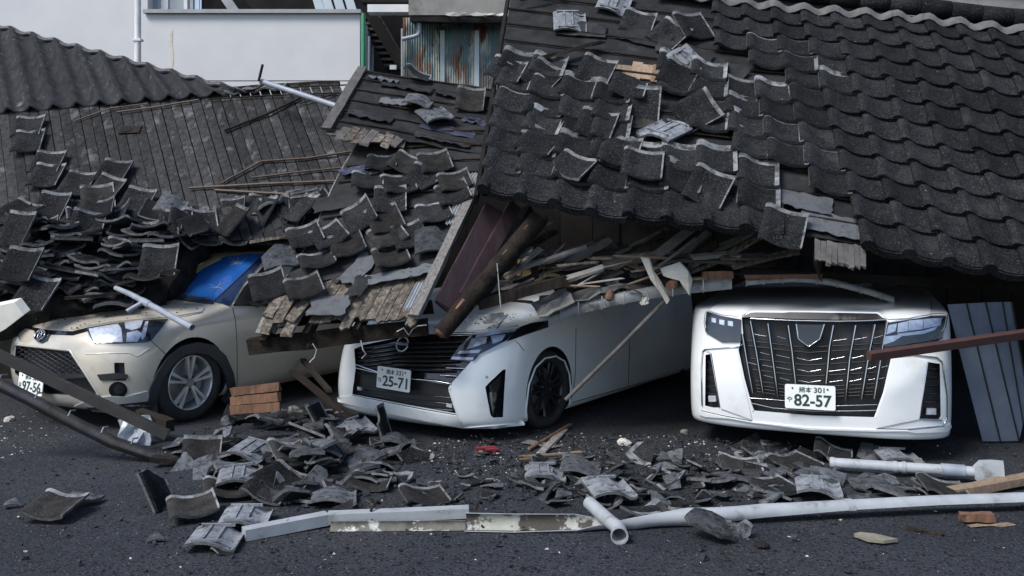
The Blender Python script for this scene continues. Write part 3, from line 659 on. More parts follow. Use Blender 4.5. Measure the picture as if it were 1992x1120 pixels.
# ================================================================ far left tile roof
def far_left_roof():
    t = thing('far_tile_roof', V(-5, 10.8, 0), 'roof of long dark rolled tiles at far left in front of the white wall', 'roof')
    FP = Patch(P(-60, 212, 10.05), P(432, 180, 10.0), P(432, 170, 10.1), P(-60, 38, 11.2))
    n = 11
    for k in range(n + 1):
        a0 = k / n; pitch = 1 / n; g = []
        for i in range(9):
            u = i / 8; a = a0 + pitch * (u * 1.08 - .04)
            z = 0.075 * (math.cos(2 * math.pi * (u - .06)) * .5 + .5) ** 1.6 + .0
            g.append([FP.at(a - .0 + (1 - j / 7.0) * .05 * 1.2, -.05 + 1.05 * j / 7) + V(0, -.65, .75) * (z - 0.02 * (1 - j / 7)) for j in range(8)])
        b = MB(); b.sheet(g, .02, 0, me=1); b.build('rolled_tile', ['far_roof', 'roof_verge'], t)
    for k in range(n):
        a = (k + .5) / n; p0, p1 = FP.at(k / n, 1.0), FP.at((k + 1) / n, 1.0)
        g = [[p0.lerp(p1, i / 5) + V(0, 0, .045 + .018 * math.cos(i / 5 * 6.28)) + d for d in (V(0, -.05, -.035), V(0, 0, 0), V(0, .06, -.06))] for i in range(6)]
        b = MB(); b.sheet(g, .02); b.build('ridge_tile', 'roof_verge', t)
    for k in range(6):
        a0 = .86 + k * .085; p0 = P(395 + k * 40, 182 - k * 4, 9.98); p1 = P(435 + k * 40, 178 - k * 4, 9.98)
        if k == 0: continue
        g = [[p0.lerp(p1, i / 6) + V(0, d * .8, .02 * math.cos(i / 6 * 6.28) - .012 + d * .3) for d in (0, .15)] for i in range(7)]
        if k < 4: b = MB(); b.sheet(g, .02); b.build('verge_tile', 'roof_verge', t)
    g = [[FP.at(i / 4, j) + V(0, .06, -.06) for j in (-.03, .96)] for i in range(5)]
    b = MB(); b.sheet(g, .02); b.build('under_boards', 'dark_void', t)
far_left_roof()
# ================================================================ middle roof: upper slab and lower slab
MU = Patch(P(640, 250, 8.05), P(985, 305, 7.9), P(985, 182, 8.75), P(705, 142, 8.95), wob=.03, wsc=1.5, seed=4)
ML = Patch(P(495, 655, 6.60), P(812, 612, 6.45), P(1000, 245, 8.25), P(705, 262, 8.2), wob=.07, wsc=1.3, seed=5)
def mid_roof():
    t = thing('felted_roof_slab', V(-.9, 7.4, 0), 'broken middle roof slab of black felt and battens leaning over the beige and white cars', 'roof')
    for (pt, lo, n0, n1, nm) in ((MU, 0, 16, 14, 'roofing_felt'), (ML, .20, 20, 26, 'roofing_felt')):
        g = [[pt.at((0.015 if pt is ML else .03) + i / n0 * .99, lo + (1.01 - lo) * j / n1 + (.035 * noise.noise(V(i * .9, 1, 7)) if j == 0 else 0)) + pt.fr(.5, .5)[3] * (.014 + .014 * noise.noise(V(i * .55, j * .55, 4))) for j in range(n1 + 1)] for i in range(n0 + 1)]
        b = MB(); b.sheet(g, .005); b.build(nm, 'felt', t)
    # sheathing boards running down the slope, their rotten ends bare at the bottom
    n = 15
    for k in range(n):
        a0, a1 = k / n, (k + .93) / n; lo = R.uniform(-.03, .03) + (.06 if k in (3, 4) else 0)
        g = [[ML.at(a0 + (a1 - a0) * e / 3 + .004 * noise.noise(V(j, k, e)), lo * (1 if j == 0 else 0) + (.018 * noise.noise(V(e * 2.7, k * 1.7, 5)) if j == 0 else 0) + j / 9) + V(0, -.7, .7) * (.003 * noise.noise(V(e * 5, j * 3, k))) for j in range(10)] for e in range(4)]
        b = MB(); b.sheet(g, .018, smooth=False); b.build('sheathing_board', 'wood_rot' if k > 2 else 'wood_grey', t)
    for k in range(9):
        a0, a1 = k / 9, (k + .94) / 9; lo = R.uniform(-.10, -.02) if k < 4 else .04
        g = [[MU.at(a0 + (a1 - a0) * e / 2, lo * (1 if j == 0 else 0) + j / 3) for j in range(4)] for e in range(3)]
        b = MB(); b.sheet(g, .016, smooth=False); b.build('sheathing_board', 'wood_grey' if k > 4 else 'wood_rot', t)
    for (pt, rows) in ((MU, (.10, .28, .46, .64, .82, .97)), (ML, (.43, .52, .60, .69, .78, .88, .97))):
        for r in rows:
            pts = [pt.at(.04 + i / 10 * .95, r + .006 * noise.noise(V(i * .8, r * 9, 2))) + V(0, -.7, .7) * .030 for i in range(11)]
            b = MB(); b.tube(pts, .009, 4); b.build('batten', 'wood_dark', t)
    b = MB(); b.beam(MU.at(0.0, -.06) + V(0, -.03, .02), MU.at(0.0, 1.02) + V(0, -.03, .02), .085, .03, up=MU.fr(.1, .5)[3], seg=6, jit=.004); b.build('verge_board', 'wood_dusty', t)
    # beams under the lower edge
    b = MB(); b.beam(ML.at(-.06, .01) + V(0, .12, -.10), ML.at(1.04, .01) + V(0, .12, -.10), .10, .115, seg=6, jit=.010); b.build('eave_beam', 'bark', t)
    b = MB(); b.beam(ML.at(-.03, .10) + V(0, .16, -.11), ML.at(1.0, .10) + V(0, .16, -.11), .09, .10, seg=4, jit=.006); b.build('purlin', 'wood_dark', t)
    for a in (.05, .32, .62, .93):
        b = MB(); b.beam(ML.at(a, .0) + V(0, .06, -.07), ML.at(a, .95) + V(0, .06, -.07), .05, .07); b.build('rafter', 'wood_dark', t)
    # right verge: pale board and corrugated flashing
    b = MB(); b.beam(ML.at(.985, -.01) + V(0, -.04, .03), ML.at(.985, .60) + V(0, -.04, .03), .075, .04, up=ML.fr(.9, .3)[3], seg=10, jit=.003); b.build('verge_board', 'wood_grey', t)
    for (q0, q1) in ((.40, .66), (.02, .13)):
        g = [[ML.at(.90 + .075 * i / 20, q0 + (q1 - q0) * j / 4) + V(0, -.7, .7) * (.06 + .010 * math.cos(i / 20 * 6.283 * 4)) for j in range(5)] for i in range(21)]
        b = MB(); b.sheet(g, .003); b.build('metal_flashing', 'gutter_white', t)
    # split board ends hanging at lower left
    for (px, py, L, an) in ((545, 590, .34, -14), (560, 600, .30, -10), (590, 600, .36, -20), (528, 625, .3, -4), (575, 628, .26, -12)):
        s, q = ML.hit(px, py); p, x, y, n_ = ML.fr(s, q); b = MB(); b.beam((0, -L / 2, 0), (0, L / 2, 0), .085, .018, seg=4, jit=.005, rag=.03)
        link_mesh(b.mesh('split_board', ['wood_rot'], V(0, 0, 0)), 'split_board', rot(rot(frame(p + n_ * .03, x, n_), 'Z', an), 'X', -8), t)
    # torn felt scraps, pale side up
    for (px, py, w_, l_, an, m) in ((700, 530, .16, .36, -28, 'felt_pale'), (760, 545, .34, .12, 4, 'felt_pale'), (828, 532, .22, .12, 10, 'felt_pale'), (640, 602, .28, .2, 0, 'felt_pale'), (700, 565, .12, .24, -18, 'felt'), (800, 470, .3, .12, 5, 'felt'), (690, 338, .22, .10, 0, 'felt_blue'), (660, 400, .4, .16, 4, 'felt')):
        s, q = ML.hit(px, py); p, x, y, n_ = ML.fr(s, q); M = rot(frame(p + n_ * .04, x, n_), 'Z', an)
        g = [[M @ V(-w_ / 2 + w_ * i / 9 + .05 * noise.noise(V(j * .35, px, 1)), -l_ / 2 + l_ * j / 8 + .05 * noise.noise(V(i * .35, px, 0)), .009 * noise.noise(V(i * .4, j * .4, px)) + (.012 if j == 0 else 0)) for j in range(9)] for i in range(10)]
        b = MB(); b.sheet(g, .004); b.build('felt_scrap', m, t)
    for (px, py, w_, l_, an, m) in ((720, 232, .42, .13, -6, 'felt'), (790, 176, .5, .10, -4, 'felt'), (770, 205, .3, .12, 4, 'felt_pale'), (880, 190, .34, .10, -6, 'felt'), (860, 278, .5, .10, -3, 'felt'), (745, 160, .3, .08, -4, 'felt_pale')):
        s, q = MU.hit(px, py); p, x, y, n_ = MU.fr(s, q); M = rot(frame(p + n_ * .034, x, n_), 'Z', an)
        g = [[M @ V(-w_ / 2 + w_ * i / 12, -l_ / 2 + l_ * j / 5 + .03 * noise.noise(V(i * .6, px, 0)), (.035 if j == 0 else .012 if j == 1 else 0) * (.5 + noise.noise(V(i * .6, px, 3))) + .012 * noise.noise(V(i * .5, j * .5, px))) for j in range(6)] for i in range(13)]
        b = MB(); b.sheet(g, .004); b.build('felt_strip', m, t)
    for k in range(7):
        s, q = MU.hit(668 + k * 17, 262 + k * 3); p, x, y, n_ = MU.fr(s, q); b = MB(); L = R.uniform(.14, .24); b.beam((0, -L / 2, 0), (0, L / 2, 0), .075, .016, seg=3, jit=.004, rag=.03)
        link_mesh(b.mesh('split_board', ['wood_rot' if k % 3 else 'wood_dusty'], V(0, 0, 0)), 'split_board', rot(rot(frame(p + n_ * .02, x, n_), 'Z', R.uniform(-10, 10)), 'X', R.uniform(-6, 4)), t)
    for (px, py, w_, l_, an) in ((870, 258, .5, .10, -4), (925, 240, .25, .08, -8)):
        s, q = MU.hit(px, py); p, x, y, n_ = MU.fr(s, q); M = rot(frame(p + n_ * .03, x, n_), 'Z', an)
        g = [[M @ V(-w_ / 2 + w_ * i / 9, -l_ / 2 + l_ * j / 5 + .03 * noise.noise(V(i * .7, px, 0)), .02 * noise.noise(V(i * .5, j * .5, px))) for j in range(6)] for i in range(10)]
        b = MB(); b.sheet(g, .004); b.build('felt_scrap', 'felt_blue', t)
mid_roof()
MT = TILE_LOOSE; MS = TILE_SOILED
for a in [(MU, 812, 155, 12, 0, 20, 'dark tile perched on the top edge of the middle roof', MT, 0), (MU, 815, 208, 3, 0, 0, 'pale grey tile standing on the upper felt of the middle roof', B1, 1),
          (MU, 845, 235, 40, 8, 0, 'bluish tile turned corner-down on the upper felt', MT, 1), (MU, 915, 205, 8, 30, 0, 'dark tile tipped back against the left verge of the big roof', MS, 0),
          (ML, 745, 328, 2, 0, 0, 'leftmost tile of the top row of three on the middle roof', MT, 0), (ML, 792, 330, -18, 6, 6, 'middle tile of the top row of three, turned right', MS, 0), (ML, 848, 328, 12, 14, 0, 'right tile of the top row of three, heaped with dirt', MS, 0),
          (ML, 718, 362, 6, 0, 0, 'tile second from the top on the left of the middle roof', MT, 0), (ML, 778, 370, 14, 4, 0, 'tile under the top row pair, turned left', MT, 0), (ML, 825, 358, -20, 12, 10, 'tile with pale roll jammed between two upper tiles', B0, 0),
          (ML, 888, 365, 12, 14, 0, 'dirty tile at the right end of the second row', MS, 0), (ML, 885, 388, 14, 10, 0, 'dark smooth tile below the dirty right tile', MT, 0),
          (ML, 762, 400, 2, 22, 0, 'tile standing nearly upright in the middle of the roof', MT, 0), (ML, 705, 430, 22, 16, -18, 'tile propped on its edge left of the dirty pair', MT, 0),
          (ML, 752, 438, 20, 18, 0, 'upper tile of the dirty soil-filled pair', MS, 0), (ML, 758, 470, 26, 6, 0, 'lower tile of the dirty soil-filled pair', MS, 0),
          (ML, 848, 425, 16, 4, 0, 'dark clean tile beside the corrugated flashing', MT, 0), (ML, 800, 470, 18, 10, 0, 'tile left of the upright pale tile', MT, 0), (ML, 845, 480, 4, 20, 0, 'pale grey tile standing upright by the right verge board', B1, 1),
          (ML, 598, 470, 22, 4, 0, 'flat tile at left end of the middle row', MT, 0), (ML, 645, 470, 30, 4, 0, 'tile second in the middle row, corner up', MT, 0), (ML, 680, 487, 20, 14, -6, 'soil-filled tile tipped forward in the middle row', MS, 0),
          (ML, 765, 512, 18, 6, 0, 'tile lying over the pale torn felt', MS, 0), (ML, 548, 512, 20, 20, 10, 'tile with smooth pale lower half near the windscreen', B2, 1), (ML, 620, 520, 22, 4, 0, 'rimmed tile below the middle row left end', MT, 0),
          (ML, 528, 568, 20, 30, 0, 'tile standing at the left edge over the black mirror', MT, 0), (ML, 596, 572, 22, 8, 0, 'lowest rimmed tile on the broken boards', MS, 0)]:
    loose_tile(a[0], a[1], a[2], a[3], a[4] * .8 - 16 + R.uniform(-3, 3), a[5] + R.uniform(-4, 4), a[6], None, a[7], bool(a[8]), .065 + (.02 if a[8] else 0), scale=.88)
# ================================================================ cars
EYEP = V(0, 0, EYE)
def crom(p0, p1, p2, p3, t):
    return tuple(.5 * (2 * b + (c - a) * t + (2 * a - 5 * b + 4 * c - d) * t * t + (3 * b - a - 3 * c + d) * t ** 3) for a, b, c, d in zip(p0, p1, p2, p3))
class Car:
    """a body made of level plan outlines (height, nose set-back, half width, corner depth, corner power), standing at its nose point"""
    def __init__(s, name, label, loc, yaw, levels, rear, paint, sub=5, roll=0.0, cat='car', pitch=0.0):
        s.M = Matrix.Translation(loc) @ Matrix.Rotation(rad(-yaw), 4, 'Z') @ Matrix.Rotation(rad(roll), 4, 'Y') @ Matrix.Rotation(rad(pitch), 4, 'X')
        s.Mi = s.M.inverted(); s.rear = rear
        s.t = thing(name, loc, label, cat)
        lv = []
        for i in range(len(levels) - 1):
            q = [levels[max(i - 1, 0)], levels[i], levels[i + 1], levels[min(i + 2, len(levels) - 1)]]
            for k in range(sub): lv.append(crom(*q, k / sub))
        lv.append(levels[-1])
        NA, NS = 48, 26; rings = []
        for (z, yf, w_, D, n) in lv:
            r = []
            for k in range(NS): r.append(V(-w_, rear + (yf + D - rear) * (k / NS), z))
            for k in range(NA + 1):
                ph = -math.pi / 2 + math.pi * k / NA; sx, cx = math.sin(ph), math.cos(ph)
                r.append(V(w_ * math.copysign(abs(sx) ** (2 / n), sx), yf + D * (1 - max(cx, 0) ** (2 / n)), z))
            for k in range(1, NS + 1): r.append(V(w_, yf + D + (rear - yf - D) * (k / NS), z))
            rings.append(r)
        m = len(rings[0]); vv = [q for r in rings for q in r]; ff = []
        for i in range(len(rings) - 1):
            for j in range(m): ff.append((i * m + j, i * m + (j + 1) % m, (i + 1) * m + (j + 1) % m, (i + 1) * m + j))
        ff.append(tuple(range(m - 1, -1, -1))); ff.append(tuple((len(rings) - 1) * m + j for j in range(m)))
        s.lv = vv; s.lf = ff; s.paint = paint; s.cuts = []
        s.bvh = BVHTree.FromPolygons([s.M @ q for q in vv], ff[:-2])
    def cast(s, px, py):
        d = (P(px, py, 1.0) - EYEP).normalized(); h = s.bvh.ray_cast(EYEP, d)
        if h[0] is None: return None
        n = h[1]; n = n if n.dot(d) < 0 else -n
        return h[0], n
    def cut(s, b): s.cuts.append(b)
    def cut_px(s, pts, depth=0.07, m='plastic_black'):
        """pocket pressed into the body behind an outline seen in the picture, along the car's own length"""
        c = [s.cast(*p) for p in dens(pts, 18)]; c = [q for q in c if q]
        if len(c) < 3: return
        L = [s.Mi @ q[0] for q in c]; b = MB(); k = len(L)
        back = max(q.y for q in L)
        f = [V(q.x, q.y - .15, q.z) for q in L]; g = [V(q.x * .985, q.y + depth, q.z) for q in L]
        b.add(f + g, [tuple(range(k)), tuple(range(2 * k - 1, k - 1, -1))] + [(i, k + i, k + (i + 1) % k, (i + 1) % k) for i in range(k)])
        s.cuts.append((b, m))
    def cut_arch(s, y, z, r, side=1, x0=.52):
        b = MB(); b.tube([V(side * x0, y, z), V(side * 1.2, y, z)], r, 40); s.cuts.append((b, 'plastic_black'))
    def finish(s):
        me = bpy.data.meshes.new('body'); me.from_pydata([tuple(q) for q in s.lv], [], s.lf); me.materials.append(MATS[s.paint])
        bm = bmesh.new(); bm.from_mesh(me); bmesh.ops.triangulate(bm, faces=[f for f in bm.faces if len(f.verts) > 4]); bmesh.ops.recalc_face_normals(bm, faces=bm.faces); bm.to_mesh(me); bm.free()
        o = bpy.data.objects.new('body_tmp', me); COL.objects.link(o); cut = []
        for (b, m) in s.cuts:
            cm = bpy.data.meshes.new('cut'); cm.from_pydata([tuple(q) for q in b.v], [], b.f); cm.materials.append(MATS[m])
            bm = bmesh.new(); bm.from_mesh(cm); bmesh.ops.remove_doubles(bm, verts=bm.verts, dist=1e-5); bmesh.ops.triangulate(bm, faces=bm.faces); bmesh.ops.recalc_face_normals(bm, faces=bm.faces); bm.to_mesh(cm); bm.free()
            co = bpy.data.objects.new('cut', cm); COL.objects.link(co); cut.append(co)
            md = o.modifiers.new('b', 'BOOLEAN'); md.operation = 'DIFFERENCE'; md.object = co; md.solver = 'EXACT'; md.material_mode = 'TRANSFER'
        dg = bpy.context.evaluated_depsgraph_get(); res = bpy.data.meshes.new_from_object(o.evaluated_get(dg))
        for c in cut: bpy.data.objects.remove(c)
        bpy.data.objects.remove(o)
        res.name = 'body'
        bm = bmesh.new(); bm.from_mesh(res)
        for f in bm.faces: f.smooth = True
        for e in bm.edges:
            if len(e.link_faces) == 2 and (e.calc_face_angle(0) > rad(32) or e.link_faces[0].material_index != e.link_faces[1].material_index): e.smooth = False
        bm.to_mesh(res); bm.free()
        return link_mesh(res, 'body', s.M, s.t)
    def panel(s, name, pts, m, off=.004, th=.02, parent=None, grid=9, fall=None, mirror=False, smooth=True):
        """a piece lying on the body behind an outline seen in the picture"""
        poly = dens(pts, grid); co = [Vector(p) for p in poly]; n = len(co)
        xs = [p[0] for p in poly]; ys = [p[1] for p in poly]
        x = min(xs) + grid / 2
        while x < max(xs):
            y = min(ys) + grid / 2
            while y < max(ys):
                if inside(x, y, poly) and min((x - a) ** 2 + (y - b_) ** 2 for a, b_ in poly) > (grid * .45) ** 2: co.append(Vector((x, y)))
                y += grid
            x += grid
        v2, e2, f2, *_ = geometry.delaunay_2d_cdt(co, [(i, (i + 1) % n) for i in range(n)], [list(range(n))], 1, 1e-4)
        hits = [s.cast(v.x, v.y) for v in v2]; good = [i for i, h in enumerate(hits) if h]
        if not good: return None
        for i, h in enumerate(hits):
            if h is None:
                j = min(good, key=lambda q: (v2[q] - v2[i]).length); hits[i] = (P(v2[i].x, v2[i].y, hits[j][0].y), hits[j][1])
        top = [h[0] + h[1] * off for h in hits]; bot = [h[0] + h[1] * (off - th) for h in hits]
        b = MB(); fs = [tuple(f) for f in f2]; k = len(top)
        b.add(top + bot, fs + [tuple(k + i for i in reversed(f)) for f in fs], 0, smooth)
        cnt = {}
        for f in fs:
            for a, c in zip(f, f[1:] + f[:1]):
                if (c, a) in cnt: del cnt[c, a]
                else: cnt[a, c] = 1
        b.add(top + bot, [(a, k + a, k + c, c) for a, c in cnt], 0, False)
        o = b.build(name, m, parent or s.t)
        if mirror: s.mirror(o, parent)
        return o
    def strip(s, name, path, r, m, off=.004, parent=None, n=6, step=8, flat=1.0, mirror=False):
        pts = []
        for (a, c) in zip(path[:-1], path[1:]):
            k = max(1, int(math.dist(a, c) / step))
            pts += [(a[0] + (c[0] - a[0]) * i / k, a[1] + (c[1] - a[1]) * i / k) for i in range(k)]
        pts.append(path[-1]); q = []
        for p in pts:
            h = s.cast(*p)
            if h: q.append(h[0] + h[1] * off)
        if len(q) < 2: return None
        b = MB(); b.tube(q, r, n, flat=flat); o = b.build(name, m, parent or s.t)
        if mirror: s.mirror(o, parent)
        return o
    def mirror(s, o, parent=None):
        W = WORLD[o.name]; me = o.data.copy()
        for v in me.vertices:
            q = s.Mi @ (W @ v.co); q.x = -q.x; v.co = W.inverted() @ (s.M @ q)
        me.flip_normals()
        return link_mesh(me, o.name.split('.')[0], W, parent or s.t)
    def wheel(s, y, z, x, r, rim, width, style, mats, squash=0.0, steer=0.0):
        """tyre, rim with spokes and hub; local axis = car's x"""
        sg = 1 if x > 0 else -1
        A = s.M @ Matrix.Translation((x, y, z)) @ Matrix.Rotation(rad(steer), 4, 'Z') @ Matrix.Diagonal((sg, 1, 1, 1))
        def lathe(b, prof_, n=40, m=0):
            k = len(prof_); vv = []; ff = []
            for j in range(n):
                a = 2 * math.pi * j / n
                for (rr, xx) in prof_: vv.append(V(xx, rr * math.cos(a), rr * math.sin(a)))
            for j in range(n):
                for i in range(k - 1): ff.append((j * k + i, ((j + 1) % n) * k + i, ((j + 1) % n) * k + i + 1, j * k + i + 1))
            b.add(vv, ff, m, True)
        wh = link_mesh(bpy.data.meshes.new('hub'), 'wheel', A, s.t)
        b = MB(); lathe(b, [(.0, -.02), (.055, -.02), (.06, -.035), (.06, -.12)], 20); me = b.mesh('hub', [mats[1]], V(0, 0, 0)); wh.data = me
        b = MB(); hw = width
        lathe(b, [(rim * .97, -.012), (rim * 1.03, -.004), (rim * 1.10, .006), (r * .88, .010), (r * .955, .0), (r * .99, -.02), (r, -.045), (r, -hw + .04), (r * .96, -hw), (rim, -hw + .01)])
        zc = (A.translation.z)
        for q in b.v:
            if q.z < -zc + squash * 0: pass
            lowest = -zc + .004
            if q.z < lowest: q.x += (lowest - q.z) * .5 * (1 if q.x > -hw / 2 else -1); q.z = lowest
        link_mesh(b.mesh('tyre', ['rubber'], V(0, 0, 0)), 'tyre', A, wh)
        b = MB(); lathe(b, [(rim * 1.0, -.008), (rim * .985, .002), (rim * .955, -.002), (rim * .93, -.03), (rim * .90, -hw + .02)]); link_mesh(b.mesh('rim', [mats[0]], V(0, 0, 0)), 'rim', A, wh)
        b = MB(); lathe(b, [(.02, -.085), (rim * .8, -.085)], 28); link_mesh(b.mesh('brake_disc', ['metal_grey'], V(0, 0, 0)), 'brake_disc', A, wh)
        ns, dbl = style
        for k in range(ns):
            a = 2 * math.pi * k / ns + .3
            for e in ((-.16, .16) if dbl else (0,)):
                b = MB(); Ra = Matrix.Rotation(a, 4, 'X')
                w0, w1 = (.026, .040) if dbl else (.07, .05)
                pts = []
                for (rr, xx, ww) in ((.035, -.018, w0), (rim * .5, -.012, w0 * .95), (rim * .96, -.004, w1)):
                    an = e * (1.0 if rr > .1 else .6) + (.10 if not dbl else .0) * rr / rim
                    c = V(xx, rr * math.cos(an), rr * math.sin(an)); tg = V(0, -math.sin(an), math.cos(an))
                    pts.append([c - tg * ww / 2 + V(-.012, 0, 0), c - tg * ww * .32 + V(.004, 0, 0), c + tg * ww * .32 + V(.004, 0, 0), c + tg * ww / 2 + V(-.012, 0, 0)])
                g = [[Ra @ q for q in row] for row in pts]; b.sheet(g, .02, smooth=False)
                link_mesh(b.mesh('spoke', [mats[0]], V(0, 0, 0)), 'spoke', A, wh)
        b = MB(); b.tube([V(-.03, 0, 0), V(-.008, 0, 0)], .034, 16); link_mesh(b.mesh('centre_cap', [mats[1]], V(0, 0, 0)), 'centre_cap', A, wh)
        for k in range(5):
            a = 2 * math.pi * k / 5 + .9; b = MB(); b.tube([V(-.03, .055 * math.cos(a), .055 * math.sin(a)), V(-.012, .055 * math.cos(a), .055 * math.sin(a))], .009, 6); link_mesh(b.mesh('wheel_nut', ['metal_dark'], V(0, 0, 0)), 'wheel_nut', A, wh)
        return wh
def dens(pts, step):
    out = []
    for a, c in zip(pts, list(pts[1:]) + [pts[0]]):
        k = max(1, int(math.dist(a, c) / step)); out += [(a[0] + (c[0] - a[0]) * i / k, a[1] + (c[1] - a[1]) * i / k) for i in range(k)]
    return out
def text_mesh(body, width, height, bold=.0):
    cu = bpy.data.curves.new('lettering', 'FONT'); cu.body = body; cu.size = 1.0; cu.offset = bold; cu.extrude = 0.0
    o = bpy.data.objects.new('lettering', cu); COL.objects.link(o); dg = bpy.context.evaluated_depsgraph_get()
    me = bpy.data.meshes.new_from_object(o.evaluated_get(dg)); bpy.data.objects.remove(o)
    xs = [v.co.x for v in me.vertices]; ys = [v.co.y for v in me.vertices]
    cx, cy, sx, sy = (min(xs) + max(xs)) / 2, (min(ys) + max(ys)) / 2, width / (max(xs) - min(xs)), height / (max(ys) - min(ys))
    for v in me.vertices: v.co = ((v.co.x - cx) * sx, (v.co.y - cy) * sy, 0)
    return me
def plate(car, px, py, region, cls, kana, num, roll=0.0, tilt=6.0, off=.03):
    h = car.cast(px, py); p = h[0] + h[1] * off
    X = (car.M.to_3x3() @ V(1, 0, 0)).normalized(); N = (car.M.to_3x3() @ V(0, -1, 0)).normalized()
    M = rot(rot(frame(p, X, N), 'Z', roll), 'X', -tilt)
    b = MB(); w_, h_, r = .165, .0825, .012; pts = []
    for (cx, cy, a0) in ((w_ - r, h_ - r, 0), (-w_ + r, h_ - r, 90), (-w_ + r, -h_ + r, 180), (w_ - r, -h_ + r, 270)):
        for k in range(4): a = rad(a0 + 30 * k); pts.append(V(cx + r * math.cos(a), cy + r * math.sin(a), 0))
    b.prism(pts, (0, 0, .006)); me = b.mesh('number_plate', ['plate_white'], V(0, 0, 0))
    bm = bmesh.new(); bm.from_mesh(me); bmesh.ops.recalc_face_normals(bm, faces=bm.faces); bm.to_mesh(me); bm.free()
    o = link_mesh(me, 'number_plate', M, car.t)
    for (tx, cx, cy, ww, hh, bo, nm) in ((region, -.030, .050, .085, .040, .012, 'plate_region'), (cls, .060, .050, .070, .036, .014, 'plate_class'), (kana, -.135, -.018, .036, .036, .012, 'plate_kana'), (num, .018, -.022, .245, .082, .022, 'plate_number')):
        if not tx: continue
        tm = text_mesh(tx, ww, hh, bo); tm.materials.append(MATS['plate_green']); link_mesh(tm, nm, M @ Matrix.Translation((cx, cy, .0085)), o)
    for sx in (-1, 1):
        b = MB(); b.tube([V(sx * .115, .058, .005), V(sx * .115, .058, .011)], .006, 8); link_mesh(b.mesh('plate_bolt', ['metal_dark'], V(0, 0, 0)), 'plate_bolt', M, o)
    return o
def ellipse_ring(car, px, py, rx, ry, r, m, name, parent=None, off=.012, n=28, cx=0, cy=0):
    h = car.cast(px, py); X = (car.M.to_3x3() @ V(1, 0, 0)).normalized(); M = frame(h[0] + h[1] * off, X, h[1])
    pts = [V(cx + rx * math.cos(2 * math.pi * k / n), cy + ry * math.sin(2 * math.pi * k / n), 0) for k in range(n + 1)]
    b = MB(); b.tube(pts, r, 6, cap=False); return link_mesh(b.mesh(name, [m], V(0, 0, 0)), name, M, parent or car.t)
